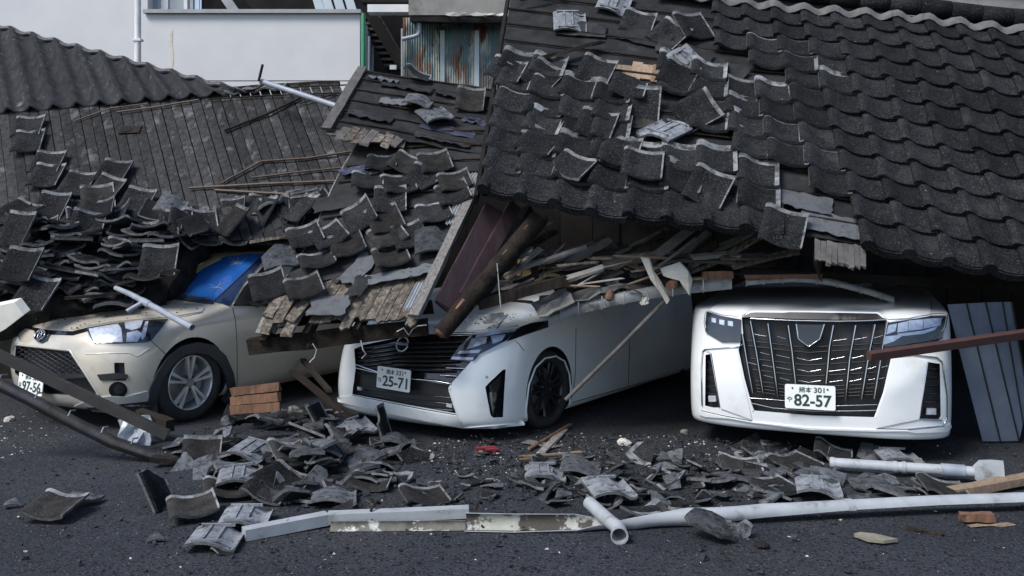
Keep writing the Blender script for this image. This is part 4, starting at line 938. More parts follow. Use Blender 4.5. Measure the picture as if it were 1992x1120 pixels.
# ---------------------------------------------------------------- beige car, left
def zz(ox, oy, sc): return lambda *pts: [(ox + x / sc, oy + y / sc) for x, y in pts]
Zr = zz(0, 560, 3.111); Zw = zz(0, 380, 3.294); Zs = zz(600, 590, 2.7667); Za = zz(1340, 520, 3.055)
def headlamp(c, name, outline, bright, lab, glass=True, off=0.006):
    o = c.panel(name, outline, 'lamp_dark', off=off, th=.03); tag(o, lab)
    for q in bright: c.panel('reflector', q, 'lamp_bright', off=off + .006, th=.01, parent=o, grid=6, smooth=False)
    c.panel('lens', outline, 'lamp_glass', off=off + .016, th=.006, parent=o)
    return o
def beige_car():
    c = Car('beige_car', 'small beige crossover car buried to its windscreen under fallen tiles at left', V(-3.743, 7.379, 0), 31,
            [(.15, .13, .77, .45, 2.5), (.22, .05, .82, .5, 2.7), (.40, .0, .845, .55, 2.7), (.58, .0, .85, .58, 2.7), (.68, .02, .848, .6, 2.6), (.75, .06, .842, .62, 2.5), (.80, .13, .835, .66, 2.4),
             (.86, .38, .82, .68, 2.4), (.92, .72, .80, .62, 2.4), (.955, .98, .775, .5, 2.5), (1.10, 1.22, .73, .42, 2.6), (1.25, 1.46, .68, .38, 2.7), (1.36, 1.70, .62, .35, 2.7), (1.39, 2.1, .56, .3, 2.6)], 3.9, 'paint_beige')
    wy, wz = .76, .315
    grille = Zr((98, 345), (422, 380), (512, 515), (592, 640), (470, 650), (280, 640), (150, 560), (30, 470), (52, 400))
    c.cut_px(grille, .06); c.cut_arch(wy, wz, .375, 1); c.cut_arch(wy, wz, .375, -1)
    c.cut_px(Zr((700, 452), (764, 452), (776, 560), (612, 560), (592, 524), (702, 514)), .035)
    c.finish()
    b_ = c.panel('upper_grille_bar', Zr((100, 226), (215, 262), (300, 283), (440, 288), (535, 262), (530, 240), (440, 262), (300, 256), (215, 240), (108, 220)), 'gloss_black', .003)
    e = c.panel('badge_base', Zr((212, 258), (308, 284), (290, 318), (255, 336), (224, 320)), 'gloss_black', .010)
    q = (81.5, 653)
    ellipse_ring(c, *q, .062, .046, .006, 'chrome', 'badge_ring', e, .02); ellipse_ring(c, *q, .017, .040, .005, 'chrome', 'badge_ring', e, .021, cy=.004); ellipse_ring(c, *q, .040, .014, .005, 'chrome', 'badge_ring', e, .022, cy=.022)
    headlamp(c, 'headlight', Zr((525, 243), (700, 215), (870, 197), (1018, 190), (985, 235), (915, 318), (880, 330), (700, 338), (572, 338), (548, 300)),
             [Zr((540, 253), (715, 222), (735, 250), (745, 330), (580, 331), (556, 298)), Zr((755, 216), (868, 200), (850, 245), (800, 262), (760, 250)), Zr((770, 275), (830, 262), (860, 280), (830, 328), (765, 328)), Zr((880, 210), (900, 205), (880, 290), (862, 318), (850, 300))], 'swept-back clear headlight')
    c.panel('bonnet', Zr((112, 214), (215, 234), (300, 250), (440, 256), (530, 234), (700, 208), (870, 190), (1010, 182), (1222, 146), (1240, 120), (1000, 95), (700, 85), (420, 100), (230, 140), (150, 180)), 'paint_beige', .008, .016)
    # diamond mesh of the grille
    up = Zr((98, 345), (422, 380), (512, 515), (440, 526), (160, 520), (40, 430)); b = MB()
    for k in range(-16, 30):
        for sl in (-.62, .62):
            pts = []
            for i in range(60):
                x = 10 + i * 2.8; y = 690 + sl * (x - 100) + k * 9.0
                if inside(x, y, up):
                    h = c.cast(x, y)
                    if h: pts.append(h[0] + V(0, 0.012, 0) + h[1] * -.004)
            if len(pts) > 2: b.tube([pts[0], pts[len(pts) // 2], pts[-1]], .004, 4, cap=False)
    tag(b.build('grille_mesh', 'cladding', c.t), 'black diamond mesh grille', kind='stuff')
    c.strip('grille_surround', Zr((52, 400), (98, 342), (424, 378), (516, 515), (598, 645)), .012, 'paint_beige', .0)
    c.panel('plate_bracket', Zr((140, 520), (440, 518), (515, 522), (520, 540), (300, 560), (150, 560)), 'cladding', .0, .03)
    c.panel('fog_bar', Zr((592, 525), (700, 515), (772, 522), (772, 546), (612, 558)), 'plastic_black', .012)
    f = c.panel('fog_lamp', Zr(*[(715 + 56 * math.cos(a), 616 + 50 * math.sin(a)) for a in [i * .3927 for i in range(16)]]), 'gloss_black', .006)
    c.panel('fog_lens', Zr(*[(722 + 32 * math.cos(a), 612 + 30 * math.sin(a)) for a in [i * .5236 for i in range(12)]]), 'lamp_dark', .012, parent=f, grid=5)
    c.panel('bumper_lip', Zr((450, 712), (560, 668), (660, 652), (760, 655), (890, 622), (902, 650), (890, 682), (700, 702), (560, 715)), 'silver_rim', .012)
    c.panel('lower_valance', Zr((520, 718), (700, 706), (890, 684), (935, 700), (935, 745), (760, 760), (560, 745)), 'cladding', .004)
    out = [(935, 745), (892, 690), (905, 600), (950, 505), (1015, 415), (1100, 352), (1195, 328), (1290, 345), (1360, 408), (1405, 510), (1422, 600), (1400, 690)]
    inn = [(1352, 690), (1375, 610), (1355, 520), (1310, 445), (1250, 403), (1185, 390), (1110, 405), (1045, 455), (985, 540), (955, 630), (945, 690), (950, 745)]
    c.panel('wheel_arch_trim', Zr(*(out + inn)), 'cladding', .018, .05)
    c.wheel(wy, wz, .838, .325, .225, .19, (5, True), ('silver_rim', 'metal_grey'))
    c.wheel(wy, wz, -.838, .325, .225, .19, (5, True), ('silver_rim', 'metal_grey'))
    for nm, pa in (('bumper_seam', Zr((915, 322), (950, 352), (1002, 400))), ('door_seam', Zr((1403, 100), (1425, 200), (1434, 330), (1436, 600))), ('bonnet_seam', Zr((1022, 186), (1120, 172), (1225, 150)))):
        c.strip(nm, pa, .0028, 'dark_void', .0005, n=5)
    c.strip('bumper_crease', Zr((520, 400), (640, 395), (780, 392), (830, 415), (905, 365)), .006, 'paint_beige', -.002)
    plate(c, 72, 742, '熊本', '501', 'ほ', '97-56', roll=-1.0, off=.05)
    # windscreen, pillar, wiper, side glass
    wsc = c.panel('windscreen', Zw((1068, 645), (1180, 550), (1400, 408), (1460, 392), (1600, 375), (1690, 378), (1600, 470), (1375, 682), (1200, 660)), 'sky_painted_glass', .006); tag(wsc, 'cracked windscreen with painted blue sky reflection')
    c.panel('glass_edge', Zw((1170, 548), (1260, 470), (1395, 398), (1418, 412), (1300, 470), (1190, 556)), 'cardboard', .012, parent=wsc)
    for k in range(16):
        a = R.uniform(0, 6.28); x, y = (1530, 430) if k % 2 else (1400, 590); L = R.uniform(30, 110)
        c.strip('glass_crack', Zw((x + R.uniform(-25, 25), y + R.uniform(-20, 20)), (x + L * math.cos(a), y + L * .6 * math.sin(a))), .0015, 'wire_pale', .009, parent=wsc, n=3)
    c.panel('windscreen_pillar', Zw((1375, 685), (1600, 472), (1692, 380), (1712, 392), (1560, 560), (1470, 710)), 'blue_pillar', .012, .03)
    c.strip('pillar_seal', Zw((1378, 678), (1600, 468), (1690, 380)), .006, 'plastic_black', .012)
    c.panel('cowl', Zw((1075, 645), (1200, 658), (1372, 686), (1360, 700), (1200, 680), (1080, 660)), 'plastic_black', .012)
    c.strip('wiper', Zw((1080, 655), (1180, 650), (1360, 690)), .007, 'plastic_black', .03)
    c.panel('side_window', Zw((1490, 705), (1560, 590), (1700, 440), (1780, 440), (1780, 715)), 'dark_void', .012)
    m = c.panel('door_mirror', Zw((1560, 650), (1620, 590), (1720, 580), (1730, 690), (1650, 720), (1580, 700)), 'gloss_black', .10, .14); tag(m, 'folded black door mirror')
    return c
mat('sky_painted_glass', (0.012, 0.075, 0.30), (0.025, 0.125, 0.40), 2.5, 0.08, coat=.6)  # blue base colour stands in for the sky mirrored in the windscreen
mat('blue_pillar', (0.010, 0.022, 0.065), (0.016, 0.030, 0.08), 5, 0.25, coat=.5)
BEIGE = beige_car()
# ---------------------------------------------------------------- white car with slatted grille, middle
mat('slat_black', (0.009, 0.009, 0.012), (0.014, 0.014, 0.018), 9, 0.22)
mat('badge_metal', (0.75, 0.76, 0.77), (0.65, 0.66, 0.67), 9, 0.25, metal=.4)
def middle_car():
    c = Car('white_minivan', 'white minivan with round badge and flat tyre under the middle roof slab', V(-.929, 7.054, 0), 34,
            [(.10, .10, .825, .50, 2.6), (.15, .035, .848, .55, 2.8), (.30, .0, .855, .6, 2.8), (.50, .02, .86, .62, 2.7), (.66, .06, .86, .65, 2.6), (.80, .12, .85, .7, 2.5), (.87, .22, .84, .75, 2.4),
             (.93, .55, .83, .75, 2.4), (.98, .85, .81, .7, 2.4), (1.02, 1.1, .79, .6, 2.5), (1.04, 1.4, .76, .6, 2.5)], 4.5, 'paint_white')
    wy, wz = .93, .30
    upper = Zs((245, 245), (300, 222), (480, 185), (660, 165), (885, 165), (800, 260), (770, 300), (882, 312), (770, 435), (560, 405), (380, 375), (252, 345))
    lower = Zs((252, 348), (380, 378), (560, 408), (768, 438), (757, 455), (775, 520), (800, 592), (560, 550), (235, 488))
    c.cut_px(upper, .05, 'gloss_black'); c.cut_px(lower, .05)
    c.cut_px(Zs((1060, 355), (1075, 355), (1062, 610), (1005, 614), (990, 600), (960, 450), (978, 430)), .05, 'gloss_black')
    c.cut_arch(wy, wz, .345, 1); c.cut_arch(wy, wz, .345, -1)
    c.finish()
    for k in range(7):
        y = 208 + k * 19; x1 = 862 - k * 14
        c.strip('grille_slat', Zs((262 + k, y + 38 + k * 3), (420, y + 14 + k * 4), (560, y + 6 + k * 5), (x1 - 60, y - 2 + k * 7), (x1, y - 8 + k * 8)), .012, 'slat_black', -.012, flat=.6)
        c.strip('slat_edge', Zs((262 + k, y + 33 + k * 3), (420, y + 9 + k * 4), (560, y + 1 + k * 5), (x1 - 60, y - 7 + k * 7), (x1, y - 13 + k * 8)), .0016, 'metal_dark', -.004, n=4)
    for pa, r in ((((742, 346), (840, 350)), .012), (((712, 385), (802, 391)), .013), (((585, 408), (680, 416), (770, 432)), .015), (((258, 330), (300, 345), (384, 372)), .011), (((760, 172), (880, 172)), .008)):
        c.strip('chrome_fin', Zs(*pa), r, 'chrome', .0, flat=.6)
    headlamp(c, 'headlight', Zs((885, 168), (1130, 130), (1100, 165), (1065, 200), (920, 275), (890, 310), (768, 304), (810, 240)),
             [Zs((905, 172), (1125, 134), (1108, 152), (898, 188)), Zs((880, 192), (960, 182), (955, 215), (850, 250)), Zs((980, 178), (1060, 168), (1040, 200), (990, 220)), Zs((815, 258), (930, 250), (915, 268), (805, 272)), Zs((780, 288), (890, 292), (886, 306), (772, 302))], 'stepped headlight with pale light strips')
    c.panel('light_strip', Zs((890, 160), (1120, 126), (1132, 134), (1000, 158), (888, 172)), 'trim_white', .012)
    c.panel('window_trim', Zs((1130, 130), (1200, 105), (1290, 92), (1290, 128), (1180, 165), (1065, 206), (1100, 165)), 'gloss_black', .004)
    c.strip('bonnet_seam', Zs((1012, 140), (1040, 100), (1075, 62)), .004, 'dark_void', .0005)
    c.strip('bonnet_edge', Zs((780, 158), (900, 156), (1010, 142), (1130, 118)), .0035, 'dark_void', .0005)
    c.panel('vent_blade', Zs((980, 480), (992, 480), (1000, 585), (990, 580)), 'metal_grey', -.02, .01, grid=4)
    for y in (470, 505, 540):
        c.strip('lower_slat', Zs((250, y - 22), (420, y + 4), (600, y + 22), (775, y + 40)), .008, 'gloss_black', -.015, flat=.6)
    for q in (((262, 448), (282, 450), (282, 468), (262, 466)), ((742, 538), (772, 544), (772, 562), (742, 556))):
        c.panel('fog_lamp', Zs(*q), 'lamp_bright', .0, .02, grid=3)
    c.panel('bonnet', Zs((700, 152), (800, 150), (900, 149), (1005, 136), (1045, 88), (1070, 55), (900, 70), (760, 105)), 'paint_white', .008, .016)
    c.strip('wheel_arch_lip', Zs((1168, 640), (1172, 560), (1186, 440), (1222, 345), (1272, 296), (1330, 284), (1378, 310), (1404, 380), (1412, 460), (1404, 545)), .008, 'paint_white', .0)
    c.panel('front_lip', Zs((160, 505), (236, 496), (420, 535), (600, 572), (800, 604), (842, 664), (1160, 640), (1160, 650), (1000, 668), (838, 668), (500, 604), (165, 528)), 'paint_white', .010, .03)
    # badge: ring with a name bar
    bd = c.panel('badge_base', Zs(*[(512 + 34 * math.cos(a), 222 + 34 * math.sin(a)) for a in [i * .524 for i in range(12)]]), 'gloss_black', .002, .01)
    ellipse_ring(c, 785, 670, .056, .056, .006, 'badge_metal', 'badge_ring', bd, .014)
    h = c.cast(785, 670); M = frame(h[0] + h[1] * .020, c.M.to_3x3() @ V(1, 0, 0), h[1])
    b = MB(); b.box((0, 0, -.003), (.128, .026, .006)); link_mesh(b.mesh('badge_bar', ['lamp_dark'], V(0, 0, 0)), 'badge_bar', M, bd)
    tm = text_mesh('NISSAN', .118, .020, .02); tm.materials.append(MATS['badge_metal']); link_mesh(tm, 'badge_lettering', M @ Matrix.Translation((0, 0, .0015)), bd)
    plate(c, 772, 737, '熊本', '331', 'ね', '25-71', roll=-1.5, tilt=4, off=.035)
    for nm, pa in (('door_seam', ((1440, 130), (1438, 250), (1436, 380), (1425, 470), (1415, 520))), ('door_seam', ((1728, 150), (1726, 300), (1720, 445))), ('sill_seam', ((1422, 532), (1570, 490), (1722, 447), (1900, 400))), ('bumper_seam', ((1160, 255), (1130, 215), (1110, 200))), ('lip_seam', ((235, 492), (420, 530), (600, 566), (800, 600), (838, 662)))):
        c.strip(nm, Zs(*pa), .003, 'dark_void', .0005, n=5)
    c.strip('fascia_edge', Zs((765, 455), (758, 470), (800, 595), (838, 660)), .006, 'paint_white', .0)
    s_ = c.cast(*Zs((960, 397))[0]); b = MB(); b.tube([s_[0] - s_[1] * .005, s_[0] + s_[1] * .002], .012, 12); tag(b.build('parking_sensor', 'trim_grey', c.t), 'round parking sensor')
    c.wheel(wy, wz, .835, .315, .222, .19, (7, True), ('dark_rim', 'dark_rim'), steer=-3)
    c.wheel(wy, wz, -.835, .315, .222, .19, (7, True), ('dark_rim', 'dark_rim'))
    c.wheel(3.75, wz, .835, .315, .222, .19, (7, True), ('dark_rim', 'dark_rim'))
    return c
MIDDLE = middle_car()
# ---------------------------------------------------------------- white car with the big grille, right
mat('grille_void', (0.006, 0.006, 0.008), (0.010, 0.010, 0.012), 9, 0.45)
def right_car():
    c = Car('white_van', 'large white people carrier with tall chrome-barred grille under the right roof', V(2.07, 6.37, 0), 21,
            [(.16, .08, .865, .40, 3.0), (.195, .02, .888, .42, 3.4), (.45, .0, .895, .44, 3.6), (.75, .03, .895, .46, 3.5), (.90, .055, .89, .48, 3.6), (.965, .075, .886, .48, 3.5), (.995, .12, .88, .50, 3.4), (1.012, .38, .872, .52, 3.3), (1.025, .8, .86, .54, 3.2), (1.035, 1.1, .84, .55, 3.0), (1.045, 1.6, .80, .55, 2.8)], 4.6, 'paint_white')
    grille = Za((310, 302), (365, 270), (1120, 282), (1178, 318), (1205, 545), (1160, 740), (1105, 890), (740, 880), (385, 850), (345, 740), (290, 490), (318, 395))
    c.cut_px(grille, .05, 'grille_void')
    lv = Za((93, 518), (136, 512), (160, 660), (186, 832), (140, 832), (90, 820)); rv = Za((1420, 560), (1500, 572), (1505, 880), (1495, 900), (1370, 905), (1375, 880))
    c.cut_px(lv, .05); c.cut_px(rv, .05)
    c.cut_arch(.98, .36, .37, 1); c.cut_arch(.98, .36, .37, -1)
    c.finish()
    vb = [((318, 395), (345, 560), (378, 745)), ((366, 318), (400, 500), (440, 750)), ((470, 335), (492, 500), (527, 768)), ((590, 345), (612, 500), (632, 690)), ((858, 345), (835, 470), (815, 690)), ((990, 345), (955, 540), (930, 790)), ((1105, 340), (1068, 520), (1025, 782)), ((1178, 322), (1150, 470), (1100, 780))]
    for v in vb:
        c.strip('grille_bar', Za(*v), .012, 'grille_void', .0)
        c.strip('chrome_bar', Za(*[(x + 2, y) for x, y in v]), .0045, 'chrome', .010, n=5)
    rows = [[((380, 396), (460, 410)), ((525, 410), (577, 425)), ((860, 436), (942, 425)), ((985, 430), (1060, 414)), ((1100, 420), (1152, 405))],
            [((425, 505), (480, 520)), ((520, 520), (600, 538)), ((642, 538), (712, 554), (790, 540)), ((845, 546), (925, 531)), ((970, 540), (1036, 525))],
            [((355, 565), (405, 578)), ((438, 580), (505, 594)), ((520, 592), (605, 608)), ((645, 605), (713, 621), (785, 607)), ((835, 617), (930, 605)), ((960, 611), (1026, 595)), ((1065, 605), (1112, 590)), ((1145, 594), (1182, 585))],
            [((445, 640), (500, 655)), ((540, 655), (600, 672)), ((650, 672), (715, 683), (785, 672)), ((835, 682), (915, 670)), ((955, 678), (1025, 663)), ((1065, 670), (1106, 660)), ((1130, 662), (1162, 655))]]
    for i, rw in enumerate(rows):
        for s_ in rw: c.strip('chrome_dash', Za(*s_), .0032 if i < 3 else .0026, 'chrome', .004, n=5, step=60)
    for y in (460, 490, 565, 632, 700, 725, 745, 765):
        c.strip('grille_slat', Za((345 + (y - 460) * .2, y - 25), (600, y + 5), (713, y + 16), (830, y + 8), (1140 - (y - 460) * .15, y - 8)), .009, 'grille_void', -.012, flat=.7)
    c.strip('grille_top_bar', Za((368, 306), (600, 317), (820, 322), (1000, 322), (1172, 316)), .0075, 'chrome', .012)
    c.panel('grille_crown', Za((312, 300), (365, 272), (740, 276), (1120, 284), (1176, 314), (1000, 314), (720, 312), (366, 298)), 'grille_void', .012)
    c.panel('bonnet', Za((118, 258), (205, 284), (306, 294), (362, 262), (740, 266), (1124, 274), (1182, 310), (1300, 304), (1436, 284), (1436, 215), (1300, 200), (720, 185), (300, 195), (180, 215)), 'paint_white', .010, .02)
    e = c.panel('badge_shield', Za((640, 340), (806, 342), (780, 424), (714, 468), (652, 424)), 'gloss_black', .014)
    c.strip('badge_rim', Za((640, 338), (652, 426), (714, 472), (780, 426), (806, 340)), .006, 'chrome', .022, parent=e)
    for pa, r in ((((360, 775), (470, 782), (582, 792)), .004), (((868, 822), (1000, 818), (1120, 814)), .004), (((372, 805), (500, 834), (720, 852), (960, 852), (1112, 848)), .0045)):
        c.strip('chrome_line', Za(*pa), r, 'chrome', .006, n=5, step=60)
    headlamp(c, 'headlight', Za((1178, 330), (1300, 312), (1440, 290), (1525, 288), (1510, 360), (1480, 400), (1420, 440), (1230, 470), (1150, 470)),
             [Za((1185, 345), (1235, 335), (1225, 380), (1170, 400)), Za((1242, 334), (1302, 322), (1298, 378), (1236, 388)), Za((1304, 321), (1388, 312), (1384, 368), (1302, 377)), Za((1391, 311), (1498, 303), (1488, 345), (1390, 366)), Za((1240, 395), (1390, 376), (1470, 352), (1455, 372), (1390, 395), (1235, 412)), Za((1165, 410), (1280, 400), (1215, 440), (1155, 460))], 'bright headlight on the far side from the middle car')
    headlamp(c, 'headlight', Za((108, 262), (200, 290), (312, 310), (312, 440), (200, 440), (110, 385), (100, 330)),
             [Za((140, 300), (165, 305), (165, 330), (140, 325)), Za((185, 310), (215, 315), (215, 345), (185, 338)), Za((235, 318), (265, 322), (265, 352), (235, 346))], 'shaded dark headlight beside the middle car')
    c.panel('lower_lamp_trim', Za((105, 360), (200, 410), (310, 425), (312, 445), (200, 445), (108, 390)), 'gloss_black', .012)
    c.panel('lower_lamp_trim', Za((1160, 472), (1300, 455), (1430, 430), (1510, 375), (1500, 420), (1420, 468), (1290, 500), (1180, 500)), 'gloss_black', .012)
    for q in (((1212, 548), (1330, 530), (1412, 562), (1366, 900), (1122, 950), (1110, 890), (1168, 740)), ((104, 496), (268, 488), (340, 740), (376, 902), (192, 836), (164, 660), (140, 512))):
        c.panel('bumper_wing', Za(*q), 'paint_white', .010, .02)
    # side vents with chrome surrounds and fog lamps
    c.strip('vent_surround', Za((82, 820), (78, 600), (86, 500), (100, 488), (300, 472), (322, 455)), .0055, 'chrome', .006)
    c.strip('vent_surround', Za((132, 516), (150, 620), (182, 830)), .005, 'chrome', .004)
    c.strip('vent_surround', Za((1200, 530), (1330, 520), (1470, 535), (1500, 560), (1528, 760), (1528, 900), (1508, 940), (1300, 960)), .0055, 'chrome', .006)
    c.strip('vent_surround', Za((1418, 560), (1395, 720), (1370, 900), (1500, 905)), .0055, 'chrome', .004)
    for q in (((110, 765), (155, 765), (158, 800), (112, 800)), ((1425, 842), (1478, 842), (1478, 878), (1422, 878))):
        f = c.panel('fog_lamp', Za(*q), 'lamp_bright', -.012, .02, grid=4)
    for y in (600, 650, 700, 750, 800): c.strip('vent_slat', Za((1412 - (y - 600) * .1, y), (1500, y + 6)), .006, 'gloss_black', -.02)
    for y in (560, 610, 660, 710, 750): c.strip('vent_slat', Za((92, y), (140 + (y - 560) * .1, y + 4)), .006, 'gloss_black', -.02)
    for nm, pa in (('bonnet_seam', ((1118, 272), (1140, 240), (1165, 205))), ('bonnet_seam', ((1440, 288), (1440, 240), (1438, 205))), ('lip_seam', ((70, 850), (200, 880), (375, 912))), ('lip_seam', ((1112, 958), (1300, 962), (1510, 940))), ('tow_cover', ((1165, 690), (1215, 685), (1212, 735), (1160, 742)))):
        c.strip(nm, Za(*pa), .0025, 'trim_grey' if nm == 'tow_cover' else 'dark_void', .0005, n=5)
    c.strip('bumper_edge', Za((380, 852), (360, 780), (310, 600), (285, 490)), .007, 'paint_white', .0)
    c.strip('bumper_edge', Za((1108, 892), (1165, 740), (1208, 545)), .007, 'paint_white', .0)
    sp = c.panel('splitter', Za((66, 852), (200, 884), (380, 915), (720, 950), (1110, 962), (1310, 968), (1500, 952), (1545, 925), (1552, 948), (1530, 974), (1340, 980), (1290, 970), (1110, 972), (720, 962), (380, 920), (240, 895), (100, 885), (66, 872)), 'paint_white', .012, .04)
    for (x, y) in ((200, 608), (1316, 656)):
        h = c.cast(*Za((x, y))[0]); b = MB(); b.tube([h[0] - h[1] * .005, h[0] + h[1] * .002], .010, 12); b.build('parking_sensor', 'trim_grey', c.t)
    h = c.cast(*Za((785, 252))[0]); b = MB(); b.tube([h[0], h[0] + h[1] * .008], .016, 12, flat=.5); b.build('washer_nozzle', 'metal_dark', c.t)
    plate(c, 1576.3, 770.5, '熊本', '301', 'や', '82-57', roll=.6, tilt=3, off=.035)
    c.wheel(.98, .33, .88, .34, .235, .2, (5, True), ('dark_rim', 'dark_rim')); c.wheel(.98, .33, -.88, .34, .235, .2, (5, True), ('dark_rim', 'dark_rim'))
    return c
RIGHT = right_car()
# ================================================================ dark walls added behind the cars to block sky light
def light_block_walls():
    t = thing('light_blocking_wall', V(1, 9.6, 0), 'dark board wall added behind the cars to keep light out of the gaps', 'wall')
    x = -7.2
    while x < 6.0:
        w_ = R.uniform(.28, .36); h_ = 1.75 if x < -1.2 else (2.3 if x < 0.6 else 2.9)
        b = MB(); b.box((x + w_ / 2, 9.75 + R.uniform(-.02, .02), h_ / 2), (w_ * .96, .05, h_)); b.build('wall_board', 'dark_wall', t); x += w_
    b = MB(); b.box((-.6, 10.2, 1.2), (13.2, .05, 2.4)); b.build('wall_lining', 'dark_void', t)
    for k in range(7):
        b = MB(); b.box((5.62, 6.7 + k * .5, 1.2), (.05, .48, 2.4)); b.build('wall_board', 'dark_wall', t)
light_block_walls()
def wood(name, m, a, b_, w_, h_, lab, cat='timber', up=None, seg=4, jit=.004, rag=.02, grp=None, bend=None, ends=None):
    q = MB(); q.beam(a, b_, w_, h_, up=up, seg=seg, jit=jit, rag=rag, bend=bend); return tag(q.build(name, m), lab, cat, grp)
# ================================================================ low canopy with metal drip edge over the two white cars
def canopy():
    t = thing('crushed_canopy', V(1.4, 7.2, 0), 'crushed canopy with curved metal drip edge resting on the two white cars', 'canopy')
    p1 = [(1068, 634), (1110, 616), (1180, 598), (1250, 584), (1330, 572), (1424, 562)]
    p2 = [(1452, 555), (1510, 550), (1560, 549), (1620, 556), (1690, 574), (1740, 590)]
    def spread_(path, n):
        out = []
        for i in range(n + 1):
            u = i / n * (len(path) - 1); k = min(int(u), len(path) - 2); f = u - k
            q = [path[max(k - 1, 0)], path[k], path[k + 1], path[min(k + 2, len(path) - 1)]]
            out.append(crom(*q, f))
        return out
    for path, hgt, Y0, Y1 in ((p1, 24, 6.78, 6.86), (p2, 13, 6.9, 6.9)):
        pts = spread_(path, 48)
        for s0 in range(0, 48, 6):
            g = []
            for i in range(s0, s0 + 7):
                x, y = pts[i]; Y = Y0 + (Y1 - Y0) * i / 48; dz = .003 if (s0 // 6) % 2 else 0
                g.append([P(x, y, Y - dz), P(x, y - hgt * .5, Y - .012 - dz), P(x, y - hgt, Y + .012 - dz), P(x, y - hgt, Y + .1)])
            b = MB(); b.sheet(g, .003); b.build('drip_edge_segment', 'metal_drip', t)
            x, y = pts[s0]; b = MB(); b.tube([P(x, y + 2, Y0 - .01), P(x, y - hgt * .5, Y0 - .022), P(x, y - hgt, Y0 - .004)], .005, 5); b.build('drip_edge_seam', 'metal_drip', t)
    # decking of the canopy sloping up into the dark
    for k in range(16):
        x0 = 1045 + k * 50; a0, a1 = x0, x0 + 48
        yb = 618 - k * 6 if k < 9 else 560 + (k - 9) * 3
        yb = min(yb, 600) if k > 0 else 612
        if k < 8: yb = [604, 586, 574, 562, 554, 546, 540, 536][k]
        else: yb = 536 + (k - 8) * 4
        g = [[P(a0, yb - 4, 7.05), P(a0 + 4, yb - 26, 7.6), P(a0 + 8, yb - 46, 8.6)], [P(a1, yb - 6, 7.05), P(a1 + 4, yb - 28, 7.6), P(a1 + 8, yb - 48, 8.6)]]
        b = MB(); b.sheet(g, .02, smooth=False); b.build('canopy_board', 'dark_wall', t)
    b = MB(); b.beam(P(1440, 530, 7.1), P(2050, 560, 6.9), .09, .08, seg=6, jit=.006); b.build('canopy_beam', 'dark_wall', t)
    for (x0, y0, x1, y1, m) in ((1366, 536, 1424, 534, 'wood_raw'), (1448, 538, 1598, 536, 'wood_raw')):
        b = MB(); b.beam(P(x0, y0, 6.88), P(x1, y1, 6.88), .05, .055 if x0 < 1400 else .03, jit=.003, rag=.01, seg=3); b.build('rafter_end', m, t)
    b = MB(); b.tube([P(1590, 490, 6.75), P(1590, 512, 6.75), P(1594, 540, 6.75), P(1600, 548, 6.75)], [.035, .03, .006, .005], 8); b.build('hanging_bracket', 'wood_dark', t)
mat('metal_drip', (0.20, 0.205, 0.205), (0.30, 0.305, 0.305), 7, 0.55, metal=.3, bump=.2, rnd=.12, wear=((.08, .075, .07), 6, .52, .66))
canopy()
# ---------------------------------------------------------------- timbers in the middle
def log():
    t = thing('round_log', P(858, 652, 6.5), 'round dark log with peeling bark and orange patches leaning from under the big roof', 'log')
    a, b_ = P(858, 648, 6.45), P(1048, 425, 6.85); pts = [a.lerp(b_, i / 14) + V(.012 * noise.noise(V(i * .5, 0, 0)), 0, .012 * noise.noise(V(i * .5, 4, 0))) for i in range(15)]
    q = MB(); q.tube(pts, [.062 + .008 * noise.noise(V(i * .7, 9, 1)) + .0008 * i for i in range(15)], 12); q.build('trunk', 'bark', t)
    q = MB(); d = (a - b_).normalized(); q.tube([a - d * .002, a + d * .008, a + d * .02], [.054, .045, .03], 9); q.build('split_end', 'wood_raw', t)
    for i in (3, 9, 12):
        q = MB(); c = pts[i] + V(-.012, -.045, .028); q.tube([c - d * .045, c + d * .045], [.016, .012], 8); q.build('bare_patch', 'wood_raw', t)
log()
wood('purple_board', 'wood_purple', P(862, 598, 6.62), P(958, 408, 6.98), .15, .03, 'wide purple-brown painted board leaning left of the log', 'board', up=(.5, -.6, .5), seg=6, jit=.004)
wood('purple_board', 'wood_purple', P(905, 575, 6.70), P(1000, 400, 7.02), .10, .05, 'narrow purple-brown board between the wide purple board and the log', 'board', up=(.5, -.6, .5), seg=6)
wood('dark_rafter', 'wood_dark', P(925, 590, 6.85), P(1030, 410, 7.15), .09, .09, 'dark rafter directly behind the leaning log', 'timber', seg=5)
wood('timber_post', 'wood_dark', P(1040, 560, 6.95), P(1040, 470, 6.95), .05, .05, 'short upright post beside the yellow box', 'timber')
wood('timber_beam', 'wood_dark', P(930, 592, 6.62), P(1100, 545, 6.75), .07, .075, 'dark beam with orange broken end lying behind the log', 'timber', rag=.03)
wood('timber_beam', 'wood_raw', P(1010, 571, 6.70), P(1098, 546, 6.73), .03, .03, 'thin orange timber lying on the dark beam', 'timber', rag=.03)
b = MB(); b.box(P(1047, 520, 7.15), (.29, .22, .13), Matrix.Rotation(.2, 3, 'Z')); tag(b.build('cardboard_box', 'cardboard'), 'yellow box wedged in the dark gap under the big roof', 'box')
mat('sheet_dark', (0.07, 0.07, 0.068), (0.14, 0.14, 0.135), 8, .8, bump=.4)
mat('plastic_clear', (0.24, 0.27, 0.32), (0.38, 0.41, 0.45), 12, .35)
